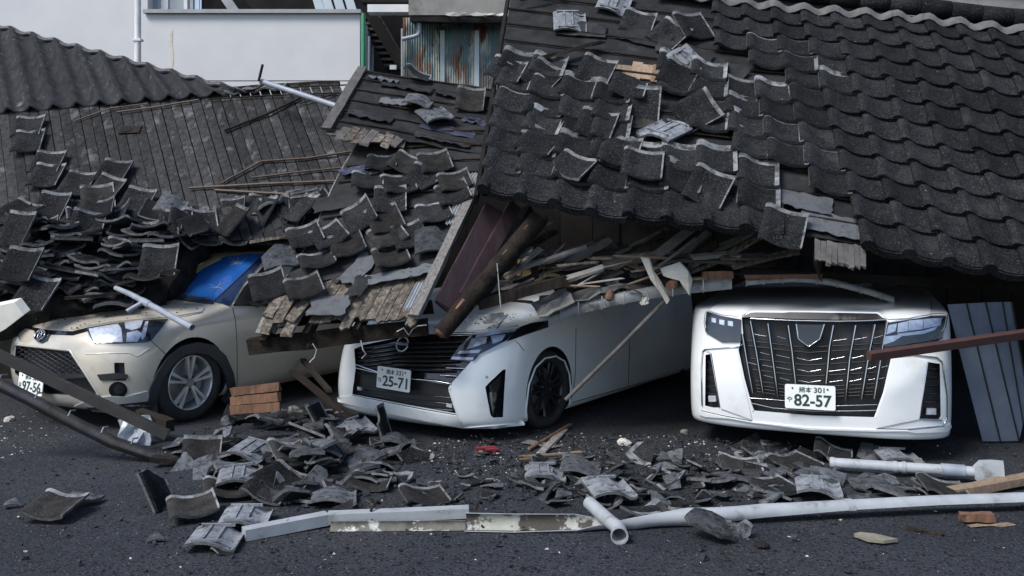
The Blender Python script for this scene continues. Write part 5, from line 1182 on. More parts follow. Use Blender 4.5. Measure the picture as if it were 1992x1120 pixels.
def crumpled(name, m, ctr, w_, h_, X, Nn, amp, lab, cat, th=.012, n=5, fr=3.0, seed=0.0, poly=None):
    M = frame(ctr, X, Nn); g = [[M @ V(-w_ / 2 + w_ * i / n + .03 * noise.noise(V(j * .6, seed, 5)), -h_ / 2 + h_ * j / n + .03 * noise.noise(V(i * .6, seed, 2)), amp * noise.noise(V(i / n * fr, j / n * fr, seed)) + .4 * amp * noise.noise(V(i / n * fr * 3, j / n * fr * 3, seed))) for j in range(n + 1)] for i in range(n + 1)]
    q = MB(); q.sheet(g, th, smooth=False); return tag(q.build(name, m), lab, cat)
crumpled('bent_sheet', 'sheet_dark', P(1075, 588, 6.75), .28, .16, (.8, .1, .35), (.1, -.6, .7), .06, 'grey bent sheet lying on the white minivan roof edge', 'sheet', seed=1.1)
crumpled('bent_sheet', 'sheet_dark', P(1150, 572, 6.85), .46, .12, (.9, .1, .28), (0, -.5, .8), .08, 'long dark grey crumpled sheet above the metal drip edge', 'sheet', seed=2.7)
crumpled('bent_sheet', 'felt', P(1150, 500, 7.1), .40, .20, (.75, .1, .6), (-.3, -.7, .5), .05, 'black sheet rising in the gap right of the yellow box', 'sheet', seed=4.2)
for pts, Y, lab in (([(1246, 500), (1262, 503), (1272, 530), (1286, 552), (1302, 584), (1297, 592), (1282, 566), (1266, 545)], 6.72, 'long pale plaster strip dangling over the leaning pole'),
                    ([(1284, 522), (1322, 510), (1338, 528), (1346, 545), (1341, 575), (1330, 560), (1322, 546), (1300, 540), (1290, 536)], 6.76, 'pale plaster sheet hanging over the drip edge')):
    b = MB(); b.prism([P(x, y, Y + .02 * math.sin(x)) for x, y in pts], (0.01, .02, .004)); tag(b.build('plaster_sheet', 'plaster'), lab, 'plaster')
crumpled('plaster_sheet', 'plaster_grey', P(1225, 505, 6.98), .42, .10, (.9, .1, .12), (0, -.6, .7), .02, 'grey plaster slab on edge in the middle of the gap', 'plaster', seed=9.0)
crumpled('plaster_sheet', 'plaster', P(962, 618, 6.70), .14, .09, (.9, 0, .1), (0, -.6, .7), .03, 'small pale plaster piece on the minivan bonnet', 'plaster', seed=11.0)
crumpled('plaster_sheet', 'plaster', P(1255, 580, 6.82), .05, .09, (.9, 0, .1), (0, -.9, .4), .02, 'tiny torn plaster scrap hanging on the drip edge', 'plaster', seed=12.0)
G1 = 'broken boards jammed in the gap under the big roof'
for k in range(62):
    x = R.uniform(945, 1430); y = 545 - (x - 955) * .05 + R.uniform(-52, 22) * (.5 if x > 1250 else 1); L = R.uniform(40, 150); an = R.gauss(-14, 14)
    Y = 6.98 + R.uniform(-.12, .25); a = P(x, y, Y); e = P(x + L * math.cos(rad(an)), y + L * math.sin(rad(an)), Y + R.uniform(-.1, .1))
    mm = R.choice(['wood_dark', 'wood_dark', 'wood_dusty', 'wood_dark', 'plaster_grey', 'wood_rot'])
    lk = ('long ' if L > 95 else 'short ') + {'wood_dark': 'dark', 'wood_dusty': 'grey', 'plaster_grey': 'plaster-dusted', 'wood_rot': 'rotten brown'}[mm]
    zn = 'beside the leaning log' if x < 1060 else ('right of the yellow box' if x < 1160 else ('above the middle of the drip edge' if x < 1290 else 'near the dangling plaster'))
    zn = ('high ' if y < 525 else 'low ') + 'in the gap ' + zn
    wood('broken_board', mm, a, e, R.uniform(.03, .09), R.uniform(.012, .03), lk + ' broken board ' + zn, 'board', grp=lk + ' boards ' + zn, seg=3, up=(R.uniform(-.4, .4), -.5, 1))
for k in range(46):
    x = R.uniform(950, 1300); y = 560 - (x - 950) * .06 + R.uniform(-48, 26); L = R.uniform(30, 110); an = R.gauss(-16, 22); Y = 6.84 + R.uniform(-.08, .2)
    mm = R.choice(['wood_rot', 'wood_tan', 'wood_dusty', 'wood_dark', 'plaster_grey'])
    lk = ('long ' if L > 70 else 'short ') + {'wood_rot': 'brown', 'wood_tan': 'tan', 'wood_dusty': 'grey', 'wood_dark': 'dark', 'plaster_grey': 'plastered'}[mm]
    zn = ('beside the leaning log' if x < 1040 else ('right of the yellow box' if x < 1130 else ('above the drip edge middle' if x < 1220 else 'left of the dangling plaster')))
    wood('broken_lath', mm, P(x, y, Y), P(x + L * math.cos(rad(an)), y + L * math.sin(rad(an)), Y + R.uniform(-.08, .08)), R.uniform(.012, .03), R.uniform(.006, .012), lk + ' thin lath in the wreckage ' + zn, 'lath', grp=lk + ' laths ' + zn, seg=2, rag=.02, up=(R.uniform(-.5, .5), -.5, 1))
b = MB(); b.tube([P(1186, 560, 6.84), P(1185, 578, 6.80), P(1184, 584, 6.79)], [.03, .034, .02], 10); tag(b.build('round_peg', 'wood_raw'), 'short round orange peg under the grey sheets', 'peg')
b = MB(); b.tube([P(1310, 552, 6.8), P(1304, 556, 6.76)], [.04, .036], 10); tag(b.build('round_peg', 'wood_raw'), 'round orange log end beneath the pale plaster sheet', 'peg')
b = MB(); b.tube([P(1292, 586, 6.86), P(1200, 680, 6.80), P(1100, 778, 6.74)], .016, 8); tag(b.build('leaning_pole', 'wood_dusty'), 'thin grey pole leaning from the drip edge to the minivan wheel', 'pole')
for (pts, lab) in (([(1062, 418, 6.9), (1064, 470, 6.88), (1058, 520, 6.86), (1052, 560, 6.84)], 'dark wire hanging behind the leaning log'), ([(967, 512, 6.6), (970, 550, 6.6), (974, 598, 6.58)], 'thin pale wire hanging in front of the log'),):
    b = MB(); b.tube([P(*p) for p in pts], .004, 5); tag(b.build('wire', 'wire_pale' if 'pale' in lab else 'rubber'), lab, 'wire')
for (pts, lab) in (([(702, 662, 6.5), (706, 680, 6.5), (712, 688, 6.5), (704, 697, 6.52)], 'pale wire loop hanging below the eave left of the round badge'), ([(608, 668, 6.5), (616, 680, 6.5), (612, 695, 6.5), (602, 705, 6.5)], 'pale wire hanging below the eave beside the orange planks'), ([(772, 645, 6.45), (785, 638, 6.45), (795, 652, 6.5), (803, 640, 6.45), (812, 634, 6.45), (830, 632, 6.45)], 'pale wire looped above the round badge')):
    b = MB(); b.tube([P(*p) for p in pts], .0045, 5); tag(b.build('wire', 'wire_pale'), lab, 'wire')
# ---------------------------------------------------------------- right: siding sheets, red bar
def siding():
    t = thing('metal_siding_sheet', P(1935, 860, 6.8), 'blue grey ribbed metal siding sheet leaning at far right beside the big-grille car', 'metal sheet')
    top = [(1843, 592), (1880, 590), (1917, 588), (1950, 587), (1968, 587)]; bot = [(1911, 858), (1946, 858), (1982, 857), (1990, 822), (2008, 822)]
    for k in range(4):
        a0, a1 = top[k], top[k + 1]; b0, b1 = bot[k], bot[k + 1]
        if k == 3: b0 = (1988, 822)
        g = []
        for i in range(9):
            u = i / 8; row = []
            for j in range(9):
                v = j / 8; x0 = a0[0] + (b0[0] - a0[0]) * v; y0 = a0[1] + (b0[1] - a0[1]) * v; x1 = a1[0] + (b1[0] - a1[0]) * v; y1 = a1[1] + (b1[1] - a1[1]) * v
                Y = 6.55 + .28 * v - (.014 if i in (0, 8) else 0) + .012 * noise.noise(V(k * 3 + u, v * 3, 2))
                row.append(P(x0 + (x1 - x0) * u, y0 + (y1 - y0) * u, Y))
            g.append(row)
        b = MB(); b.sheet(g, .003); o = b.build('siding_strip', 'metal_blue', t)
        b = MB(); b.tube([q + V(0, -.004, 0) for q in g[-1]], .006, 5); b.build('seam', 'metal_dark', o)
siding()
b = MB(); b.beam(P(1690, 693, 5.95), V(5.62, 6.92, 1.05), .05, .054, up=(0, -.3, 1)); tag(b.build('red_steel_bar', 'rust_bar'), 'red brown square bar poking across the right headlight', 'bar')
# ================================================================ heap of tiles on the beige car
HL = Patch(P(-30, 606, 7.45), P(300, 585, 7.75), P(430, 392, 8.72), P(-30, 398, 8.85))
HR = Patch(P(345, 492, 8.75), P(560, 470, 8.6), P(660, 380, 8.75), P(430, 385, 8.85))
def mound(name, pt, lab, low=.0):
    g = [[pt.at(i / 24 * 1.02 - .01, j / 20) + pt.fr(.5, .5)[3] * (.06 * noise.noise(V(i * .45, j * .45, 3)) - .05) for j in range(21)] for i in range(25)]
    b = MB(); b.sheet(g, .25); tag(b.build(name, 'tile_soiled'), lab, kind='stuff')
mound('tile_rubble', HL, 'dark soil and crushed tile filling the heap over the beige car')
mound('soil_rubble', HR, 'dark soil and crushed tile behind the blue windscreen')
def heap_zone(px, py, flip, me):
    look = 'small broken' if me in SHARDS else ('pale face-down' if flip else ('earth-caked' if me is TILE_SOILED else ('chipped dark' if me in TILE_BROKEN else 'whole dark')))
    col = 'at the left picture edge' if px < 110 else ('above the beige car badge' if px < 200 else ('above the beige headlight' if px < 300 else ('left above the windscreen' if px < 400 else ('above the windscreen middle' if px < 500 else 'under the brown sticks'))))
    row = 'on the heap crest' if py < 450 else ('halfway down the heap' if py < 520 else 'low on the beige bonnet')
    return look + ' tile ' + row + ' ' + col, look + ' tiles ' + row + ' ' + col
def heap(pt, n, lab, grp, avoid=None, tilt=15, lift=(.0, .13), meshes=None, s0=0.0, s1=1.0, t0=0.0, t1=1.0):
    for k in range(n):
        for _ in range(20):
            a, b_ = R.uniform(s0, s1), R.uniform(t0, t1); p, x, y, nn = pt.fr(a, b_); px, py = pix(p)
            if not (avoid and inside(px, py, avoid)): break
        else: continue
        M = frame(p + nn * R.uniform(*lift), x, nn.lerp(V(0, -.2, 1), .35)); M = rot(M, 'Z', R.choice([0, 0, 0, 8, -12, 20, -25, 90, 180]) + R.gauss(0, 14)); M = rot(M, 'X', R.gauss(0, tilt)); fl = R.random() < .2; M = rot(M, 'Y', R.gauss(0, tilt) + (180 if fl else 0))
        me = R.choice(meshes or [TILE_LOOSE, TILE_LOOSE, TILE_SOILED, B0, B1, B2, B3, R.choice(SHARDS)])
        M = M @ Matrix.Diagonal((R.uniform(.78, .98), R.uniform(.78, .98), .95, 1)); lab, grp = heap_zone(px, py, fl, me)
        tag(link_mesh(me, 'tile_shard' if me in SHARDS else 'pantile', M), lab, 'roof tile', grp)
WIND = [(265, 640), (265, 560), (350, 475), (440, 455), (560, 445), (560, 640)]
heap(HL, 84, 'dark fallen roof tile in the heap covering the beige car bonnet', 'tiles heaped on the beige car', WIND, t0=.0, t1=.88)
heap(HR, 40, 'dark fallen roof tile in the heap behind the blue windscreen', 'tiles heaped behind the windscreen', WIND, t0=.12, t1=.95)
for (px, py, an, lx, ly, lab, fl, me) in ((60, 255, 8, 0, 0, 'upper of two tiles left on the far left planks', 0, MT), (60, 283, 10, 0, 0, 'lower of two tiles left on the far left planks', 0, MT), (97, 325, 3, 0, 0, 'upper tile of the stacked pair on the planks', 0, MT), (95, 350, 2, 0, 0, 'lower tile of the stacked pair on the planks', 0, MT),
                                      (225, 343, -4, 0, 0, 'single tile with pale right edge high on the planks', 0, MT), (155, 366, -4, 0, 0, 'flat tile sliding above the heap on the planks', 0, MT), (210, 378, -20, 10, 0, 'tile with wavy front at the top of the heap', 0, MS), (195, 395, 20, 12, 8, 'dirty tile tipped at the top of the heap', 0, MS), (270, 402, -10, 8, 0, 'pale edged tile at the top right of the heap', 0, MT), (105, 410, -2, 8, 0, 'dark tile standing at the top left of the heap', 0, MT)):
    loose_tile(DK, px, py, an, lx, ly, lab, None, me, bool(fl), .055)
for (px, py, Y, yaw, lx, ly, lab, fl) in ((310, 508, 7.75, 10, 50, -6, 'large dark tile standing upright left of the blue windscreen', 0), (40, 515, 7.5, -6, 50, 0, 'curved dark tile standing upright at far left of the heap', 0), (35, 445, 8.0, -20, 60, 0, 'small dark tile standing at the left picture edge of the heap', 0), (70, 572, 7.4, -12, 45, 5, 'curved dark tile on the beige bonnet corner', 0), (390, 432, 8.5, 25, 40, 0, 'dark smooth tile leaning at the heap crest', 0), (350, 440, 8.4, 15, 40, 10, 'pale edged tile leaning left of the smooth tile at the crest', 0), (455, 430, 8.45, -60, 50, 10, 'tile standing on its side right of the heap crest', 0), (590, 405, 8.5, -50, 45, 0, 'dark tile fin standing near the brown sticks', 0), (470, 462, 8.5, -15, 20, 0, 'dark tile resting on the windscreen top', 0), (405, 462, 8.5, 10, 20, 0, 'long dark tile lying above the windscreen', 0)):
    M = Matrix.Translation(P(px, py, Y)) @ Matrix.Rotation(rad(yaw), 4, 'Z') @ Matrix.Rotation(rad(lx), 4, 'X') @ Matrix.Rotation(rad(ly), 4, 'Y')
    tag(link_mesh(TILE_LOOSE if R.random() < .7 else TILE_SOILED, 'pantile', M), lab, 'roof tile')
# flat tiles stacked edge-on inside the heap
for k in range(30):
    px, py = R.uniform(40, 330), R.uniform(430, 560)
    if inside(px, py, WIND): continue
    Y = 8.25 - (py - 430) / 130 * .65
    M = Matrix.Translation(P(px, py, Y)) @ Matrix.Rotation(rad(R.choice([0, 90, 180]) + R.gauss(0, 14)), 4, 'Z') @ Matrix.Rotation(rad(R.gauss(4, 7)), 4, 'X') @ Matrix.Rotation(rad(R.gauss(0, 9)), 4, 'Y') @ Matrix.Diagonal((1, 1, 1.1, 1))
    lab, grp = heap_zone(px, py, False, TILE_LOOSE)
    tag(link_mesh(R.choice([TILE_LOOSE, TILE_SOILED, B0, B2]), 'pantile', M), lab.replace('whole dark', 'flat edge-on'), 'roof tile', grp.replace('whole dark', 'flat edge-on'))
# planks poking out of the heap
for (x0, y0, Y0, x1, y1, Y1, m, lab) in ((215, 555, 7.6, 345, 525, 7.6, 'wood_dark', 'dark batten lying over the beige bonnet'), (130, 580, 7.45, 240, 570, 7.6, 'wood_dark', 'dark board edge along the front of the heap'), (-10, 432, 8.6, 60, 434, 8.6, 'wood_tan', 'pale stick at the left edge above the heap'), (490, 470, 8.2, 560, 460, 8.2, 'wood_rot', 'splintered pale stick over the windscreen top')):
    wood('broken_batten', m, P(x0, y0, Y0), P(x1, y1, Y1), .045, .025, lab, 'batten', rag=.03)
def hood_pipe():
    t = thing('branched_pipe', P(300, 610, 7.5), 'grey branched plastic pipe lying across the beige bonnet', 'pipe')
    a, m_, e = P(225, 560, 7.55), P(283, 588, 7.3), P(374, 637, 6.95)
    b = MB(); b.tube([a, a.lerp(m_, .5) + V(0, 0, .008), m_, e], [.02, .022, .024, .026], 10, wall=.25); b.build('main_pipe', 'pvc_grey', t)
    b = MB(); b.tube([P(247, 606, 7.25), P(278, 588, 7.3)], .02, 10, wall=.25); b.build('side_branch', 'pvc_grey', t)
    b = MB(); b.tube([m_.lerp(a, .12), m_.lerp(e, .1)], .029, 10); b.build('coupling', 'pvc_grey', t)
hood_pipe()
loose_tile(HL, 225, 590, 4, -30, 0, 'pale tile lying flat on the beige bonnet under the pipe', None, B1, True, .04)
b = MB(); b.prism([P(-30, 600, 6.95), P(28, 588, 6.95), P(46, 612, 6.95), P(10, 640, 6.95), P(-30, 662, 6.95)], (0.02, .06, .03)); tag(b.build('white_slab', 'white_slab'), 'white broken slab at the left picture edge on the beige car', 'slab')
# ================================================================ on the ground
wood('steel_channel', 'steel_beam', P(-20, 682, 6.45), P(326, 846, 6.55), .05, .07, 'long grey steel channel lying aslant in front of the beige car', 'beam', jit=0, rag=0, seg=1)
wood('timber_block', 'wood_dark', P(268, 806, 6.95), P(330, 828, 6.85), .09, .09, 'short dark brown timber block beside the beige car wheel', 'timber', rag=.01)
def halfpipe(path, r, mids, half=1.5, th=.003, n=12):
    path = [Vector(p) for p in path]; k = len(path); g = []
    for i, p in enumerate(path):
        d = (path[min(i + 1, k - 1)] - path[max(i - 1, 0)]).normalized(); sd = d.cross(V(0, 0, 1)).normalized(); up = sd.cross(d)
        rr = r[i] if isinstance(r, (list, tuple)) else r
        g.append([p + (sd * math.cos(a) + up * math.sin(a)) * rr for a in [mids[i] - half + 2 * half * j / n for j in range(n + 1)]])
    return g
def dark_gutter():
    t = thing('dark_gutter', P(200, 840, 6.2), 'long dark half-round gutter lying aslant in front of the beige car', 'gutter')
    pts = [P(-30, 728, 6.3), P(60, 772, 6.3), P(140, 815, 6.3), P(220, 855, 6.3), P(300, 882, 6.3)]
    b = MB(); b.sheet(halfpipe(pts, .058, [-1.75] * 5, 1.5), .004, 0, 0); b.build('trough', 'metal_dark', t)
    for i, f in enumerate((.1, .3, .5, .7, .88)):
        k = int(f * 4); p = pts[k].lerp(pts[k + 1], f * 4 - k); b = MB(); b.tube([p + V(0, -.055, .03), p + V(0, -.02, .06), p + V(0, .05, .05)], .006, 5); b.build('clip', 'metal_grey', t)
dark_gutter()
wood('dark_board', 'wood_dark', P(296, 892, 6.15), P(358, 898, 6.2), .09, .03, 'short dark board at the end of the dark gutter', 'board')
def white_gutter():
    t = thing('white_gutter', G(1200, 1020), 'long white half-round gutter lying across the road in front of everything', 'gutter')
    px = [(905, 1018), (1000, 1020), (1120, 1018), (1230, 1014), (1340, 1008), (1480, 1000), (1650, 992), (1820, 984), (2040, 976)]
    pts = [G(x, y + 14) + V(0, 0, .046) for x, y in px]
    mids = [2.2, 2.1, 2.0, 1.2, .2, -.7, -1.3, -1.5, -1.5]; mids = [-(math.pi / 2) + m for m in (-.9, -.8, -.6, .6, 1.9, 2.9, 3.3, 3.4, 3.4)]
    g = halfpipe(pts, [.05, .052, .052, .05, .048, .048, .05, .052, .052], mids, 1.55)
    # finer along the length
    fine = []
    for i in range(len(g) - 1):
        for k in range(4): fine.append([g[i][j].lerp(g[i + 1][j], k / 4) for j in range(len(g[0]))])
    fine.append(g[-1]); b = MB(); b.sheet(fine, .003, 0, 1, me=0); b.build('trough', ['gutter_white', 'gutter_inside'], t)
    p = pts[6]; d = (pts[7] - pts[6]).normalized(); q = pts[6].lerp(pts[7], .0)
    b = MB(); b.sheet(halfpipe([q - d * .02, q + d * .02], .055, [mids[6]] * 2, 1.6), .004); b.build('joint_collar', 'gutter_white', t)
mat('gutter_inside', (0.40, 0.41, 0.38), (0.26, 0.26, 0.22), 4, 0.8, bump=.4, wear=((0.055, 0.048, 0.04), 4.5, 0.48, 0.52))
white_gutter()
def folded_gutter():
    t = thing('box_gutter', G(690, 1030), 'white kinked box gutter end wired to the long gutter at lower left', 'gutter')
    A_, B_, C_ = G(474, 1050) + V(0, 0, .03), G(637, 1022) + V(0, 0, .04), G(912, 1015) + V(0, 0, .055)
    b = MB(); b.beam(A_, B_, .075, .058, seg=2, jit=.001); b.build('bent_arm', 'gutter_white', t)
    b = MB(); b.beam(B_ + V(.003, 0, .002), C_, .075, .052, seg=3, jit=.001); b.build('straight_arm', 'gutter_white', t)
    for x in (725, 925):
        c = G(x, 1014) + V(0, 0, .06); b = MB(); b.tube([c + V(.03, .06, .02), c + V(.02, -.01, .05), c + V(-.0, -.06, .02), c + V(.01, -.085, -.03), c + V(.05, -.13, -.055)], .008, 6); b.build('tie_wire', 'wood_dark', t)
folded_gutter()
b = MB(); b.sheet(halfpipe([G(640, 1036) + V(0, .02, .03), G(905, 1034) + V(0, .02, .03)], .03, [-2.4, -2.4], 1.3), .003); tag(b.build('gutter_piece', 'gutter_soil'), 'soiled gutter piece lying just behind the white box gutter', 'gutter')
def elbow():
    t = thing('gutter_elbow', G(1190, 1030), 'short white elbow pipe lying on the long gutter with open end towards viewer', 'pipe')
    a = G(1146, 1010) + V(0, 0, .09); c = G(1205, 1052) + V(0, 0, .055)
    b = MB(); b.tube([a, a.lerp(c, .75), c + V(0, .03, 0), c + V(0, -.01, -.01), c + V(-.006, -.05, -.012)], [.036, .036, .037, .04, .04], 14, wall=.1); b.build('pipe', 'pipe_pale', t)
    b = MB(); b.tube([c + V(-.004, -.03, -.012), c + V(-.006, -.056, -.013)], .045, 14, wall=.12); b.build('socket', 'pipe_pale', t)
elbow()
def downspout():
    t = thing('downspout_with_hopper', G(1780, 940), 'white downpipe with broken hopper head lying on tiles at right', 'pipe')
    a, e = G(1614, 918) + V(0, 0, .06), G(1898, 940) + V(0, 0, .07); d = (e - a).normalized()
    b = MB(); b.tube([a, a.lerp(e, .5), e], .034, 14, wall=.1); b.build('pipe', 'gutter_white', t)
    for f, r in ((.02, .038), (.46, .038), (.52, .039)):
        c = a.lerp(e, f); b = MB(); b.tube([c - d * .012, c + d * .012], r, 14); b.build('collar', 'gutter_white', t)
    b = MB(); b.tube([a.lerp(e, .77), a.lerp(e, .93)], .041, 14); b.build('blue_sleeve', 'pvc_grey', t)
    S_ = d.cross(V(0, 0, 1)).normalized(); U = S_.cross(d); b = MB(); g = []
    sec = [(-.9, -1), (.9, -1), (1, -.5), (1, .9), (-1, .9), (-1, -.5), (-.9, -1)]
    for (l, s) in ((-.01, .035), (.03, .068), (.10, .074), (.155, .072)):
        g.append([e + d * (l + (R.uniform(-.012, .02) if l > .15 else 0)) + (S_ * x + U * y) * s for x, y in sec])
    b.sheet(g, .004, smooth=False); b.build('hopper', 'gutter_white', t)
downspout()
wood('raw_timber', 'wood_tan', G(1850, 968) + V(0, 0, .03), G(2060, 950) + V(0, .1, .06), .09, .05, 'pale raw timber under the hopper at right edge', 'timber')
wood('raw_timber', 'wood_raw', G(1866, 1016) + V(0, 0, .03), G(1930, 1016) + V(0, 0, .03), .06, .04, 'short orange timber chunk in front of the long gutter', 'timber', rag=.015)
wood('wood_sliver', 'wood_tan', G(1880, 1026) + V(0, 0, .008), G(1968, 1022) + V(0, 0, .008), .02, .008, 'thin wood sliver beside the orange chunk', 'wood')
wood('dark_stick', 'wood_dark', G(1760, 1030) + V(0, 0, .01), G(1830, 1042) + V(0, 0, .01), .025, .015, 'dark stick alone on the asphalt at lower right', 'stick')
def orange_planks():
    t = thing('orange_plank_bundle', G(498, 812), 'stack of orange boards behind the beige car wheel', 'boards')
    for k in range(3):
        a = P(452, 798 - k * 18, 7.25); e = P(544, 790 - k * 19, 7.1); b = MB(); b.beam(a, e, .03, .066, seg=3, jit=.004, rag=.012); b.build('board', 'wood_raw', t)
orange_planks()
for (x0, y0, z0, x1, y1, z1, w_, h_, m, lab) in ((570, 722, .30, 700, 830, .03, .07, .025, 'wood_dark', 'dark board leaning down left of the minivan bumper'), (590, 700, .35, 640, 760, .25, .05, .03, 'wood_dark', 'short dark batten under the eave beside the minivan'), (1052, 880, .02, 1098, 835, .02, .06, .012, 'wood_grey', 'grey board scrap by the minivan flat tyre'), (1030, 872, .02, 1110, 825, .03, .03, .012, 'wood_raw', 'reddish stick crossing the grey board scrap by the flat tyre'), (1020, 858, .015, 1080, 868, .015, .09, .01, 'wood_grey', 'flat pale board scrap left of the flat tyre sticks'), (930, 845, .02, 960, 862, .02, .04, .012, 'wood_dark', 'dark sliver below the minivan bumper'), (1015, 888, .01, 1130, 880, .01, .04, .012, 'wood_tan', 'tan stick lying at the start of the right rubble'), (1010, 895, .02, 1085, 893, .012, .03, .012, 'wood_tan', 'second tan stick lying at the start of the right rubble')):
    wood('wood_scrap', m, G(x0, y0 + 0, z0), G(x1, y1, z1), w_, h_, lab, 'wood', rag=.02, seg=2)
b = MB(); b.box(G(945, 874, .02), (.14, .05, .035), Matrix.Rotation(.2, 3, 'Z')); b.box(G(957, 874, .045), (.09, .04, .012), Matrix.Rotation(.25, 3, 'Z')); tag(b.build('red_fragment', 'red_plastic'), 'dark red plastic fragment on the ground before the minivan', 'fragment')
# ---------------------------------------------------------------- tiles and shards on the road
def gtile(px, py, yaw, lx, ly, me, lab, flip=False, z=.03, grp=None, sc=1.0):
    M = Matrix.Translation(G(px, py, z) if z < .5 else G(px, py)) @ Matrix.Rotation(rad(yaw), 4, 'Z') @ Matrix.Rotation(rad(lx), 4, 'X') @ Matrix.Rotation(rad(ly), 4, 'Y')
    if flip: M = rot(M, 'Y', 180)
    M = M @ Matrix.Diagonal((sc, sc, sc, 1))
    return tag(link_mesh(me, 'tile_shard' if me in SHARDS else 'pantile', M), lab, 'tile shard' if me in SHARDS else 'roof tile', grp)
for a in [(105, 985, -4, 22, 0, MS, 'soil-covered dark tile alone on the road at lower left', 0, .06), (168, 968, 20, 4, 0, SHARDS[2], 'small pale shard beside the lone soil-covered tile', 1, .02),
          (466, 920, 12, 16, -6, B0, 'broad pale tile face down on the left heap front', 1, .10), (478, 1000, 6, 6, 2, MT, 'upper of two pale tiles face down beside the box gutter', 1, .04), (420, 1040, 4, 4, 2, MT, 'lower of two pale tiles face down beside the box gutter', 1, .03),
          (492, 872, -15, 20, 14, B3, 'pale curved tile at the middle of the left heap', 1, .14), (300, 950, 70, 60, 20, B2, 'dark broken tile standing like a box at left of the heap', 0, .10), (375, 985, 25, 14, -12, MS, 'dark tile with pale rim at the left heap foot', 0, .06),
          (545, 930, -20, 10, 22, MT, 'long curved dark tile on the left heap front', 0, .08), (565, 880, 28, 34, 10, MS, 'soil-lined tile with a bright wood splinter on it', 0, .13), (440, 950, 20, 4, 4, MS, 'dark flat tile under the broad pale tile', 0, .05), (520, 955, -5, 4, 25, B1, 'curved rim of a dark tile at the heap front', 0, .05),
          (720, 938, 0, 4, 0, MS, 'dark rectangular rimmed tile right of the left heap', 0, .03), (825, 965, 18, 5, 2, MS, 'dark tile with pale rim alone between the two heaps', 0, .03), (650, 960, 10, 4, 4, B2, 'flat grey tile piece right of the left heap front', 1, .03), (545, 960, 0, 3, 3, B0, 'dark flat tile piece beneath the heap front', 0, .03),
          (1185, 944, 12, 14, 0, MT, 'broad pale tile face down on the right rubble', 1, .08), (1130, 905, -8, 8, 6, B1, 'pale grey tile at the top of the right rubble', 1, .06), (1440, 905, -6, 8, 0, MS, 'dark whole tile face up at the right rubble end', 0, .06), (1545, 900, 22, 12, -6, MS, 'dark tile with pale rim right of the whole dark tile', 0, .06),
          (1592, 942, -14, 8, 0, MT, 'pale grey tile face down in front of the downpipe', 1, .06), (1748, 884, -6, 6, 0, B3, 'pale grooved tile face down behind the downpipe', 1, .05), (1620, 880, -20, 10, 20, B0, 'long curved dark tile strip behind the downpipe', 0, .05), (1705, 932, 5, 4, 0, B2, 'pale tile under the middle of the downpipe', 1, .03),
          (1835, 950, -10, 10, 12, MS, 'curved dark tile under the hopper', 0, .05), (1500, 945, 14, 6, 0, B1, 'dark broken tile left of the pale tile near the downpipe', 0, .04), (1060, 915, 0, 8, 0, B0, 'pale tile at the left end of the right rubble', 1, .04), (690, 828, 30, 30, -20, B3, 'pale curved tile below the minivan bumper', 1, .10), (742, 826, 75, 72, 10, B1, 'black curved tile standing upright below the minivan bumper', 0, .16), (775, 852, 10, 10, 20, B2, 'pale curved tile piece right of the standing black tile', 1, .06),
          (620, 815, 80, 60, 0, B0, 'pale broken tile standing in the left heap', 0, .18), (470, 800, 10, 20, 0, B2, 'dirty curved tile leaning on the beige car wheel', 0, .10), (392, 888, 5, 60, 0, MS, 'dark square tile standing at the end of the gutter', 0, .06)]:
    gtile(a[0], a[1], a[2], a[3] * (.35 if a[3] < 40 else 1), a[4] * .7, TILE_RIB if a[7] and a[5] in (MT, B0, B3) else a[5], a[6], bool(a[7]), a[8] + (.02 if a[7] else 0), sc=.85)
def scatter(poly, n, lab, grp, hmax, peak, spread_, meshes=None, sc=(.6, 1.15), tl=16):
    xs = [p[0] for p in poly]; ys = [p[1] for p in poly]; k = 0
    while k < n:
        x, y = R.uniform(min(xs), max(xs)), R.uniform(min(ys), max(ys))
        if not inside(x, y, poly): continue
        h = hmax * math.exp(-(((x - peak[0]) / spread_[0]) ** 2 + ((y - peak[1]) / spread_[1]) ** 2))
        fl = R.random() < .5; me = R.choice(meshes or SHARDS); q = R.uniform(*sc)
        look = ('large ' if q > (sc[0] + sc[1]) / 2 else 'small ') + ('pale face-down' if fl else ('earth-stained' if me in SHARDS[::3] else 'dark grey'))
        zone = [z for z in ZONES if z[0] <= x < z[1]][0][2]; row = 'back' if y < peak[1] - 25 else ('middle' if y < peak[1] + 25 else 'front')
        gtile(x, y, R.uniform(0, 360), R.gauss(0, tl), R.gauss(0, tl) + (180 if fl else 0), me, look + ' shard, ' + row + ' of ' + lab + ', ' + zone, False, .02 + h * R.uniform(.3, 1.0), look + ' shards ' + row + ' ' + lab + ' ' + zone, q); k += 1
ZONES = [(-99, 430, 'by the dark gutter end'), (430, 540, 'below the orange boards'), (540, 650, 'left of the minivan bumper'), (650, 900, 'below the minivan plate'), (900, 1110, 'by the flat tyre'), (1110, 1230, 'behind the elbow pipe'), (1230, 1350, 'right of the elbow pipe'), (1350, 1460, 'below the big grille left edge'), (1460, 1580, 'below the big grille plate'), (1580, 1700, 'near the downpipe tip'), (1700, 2100, 'near the hopper')]
P1 = [(330, 870), (400, 820), (460, 790), (560, 790), (650, 800), (760, 850), (815, 880), (780, 930), (640, 965), (560, 985), (440, 960), (350, 905)]
P2 = [(1010, 905), (1090, 885), (1220, 880), (1400, 878), (1500, 890), (1540, 935), (1500, 972), (1340, 985), (1080, 980), (1020, 945)]
scatter(P1, 120, 'the left heap', 'shards of the left ground heap', .22, (580, 850), (150, 60))
scatter(P2, 95, 'the right rubble', 'shards of the right ground rubble', .05, (1280, 930), (200, 60), sc=(.45, .95))
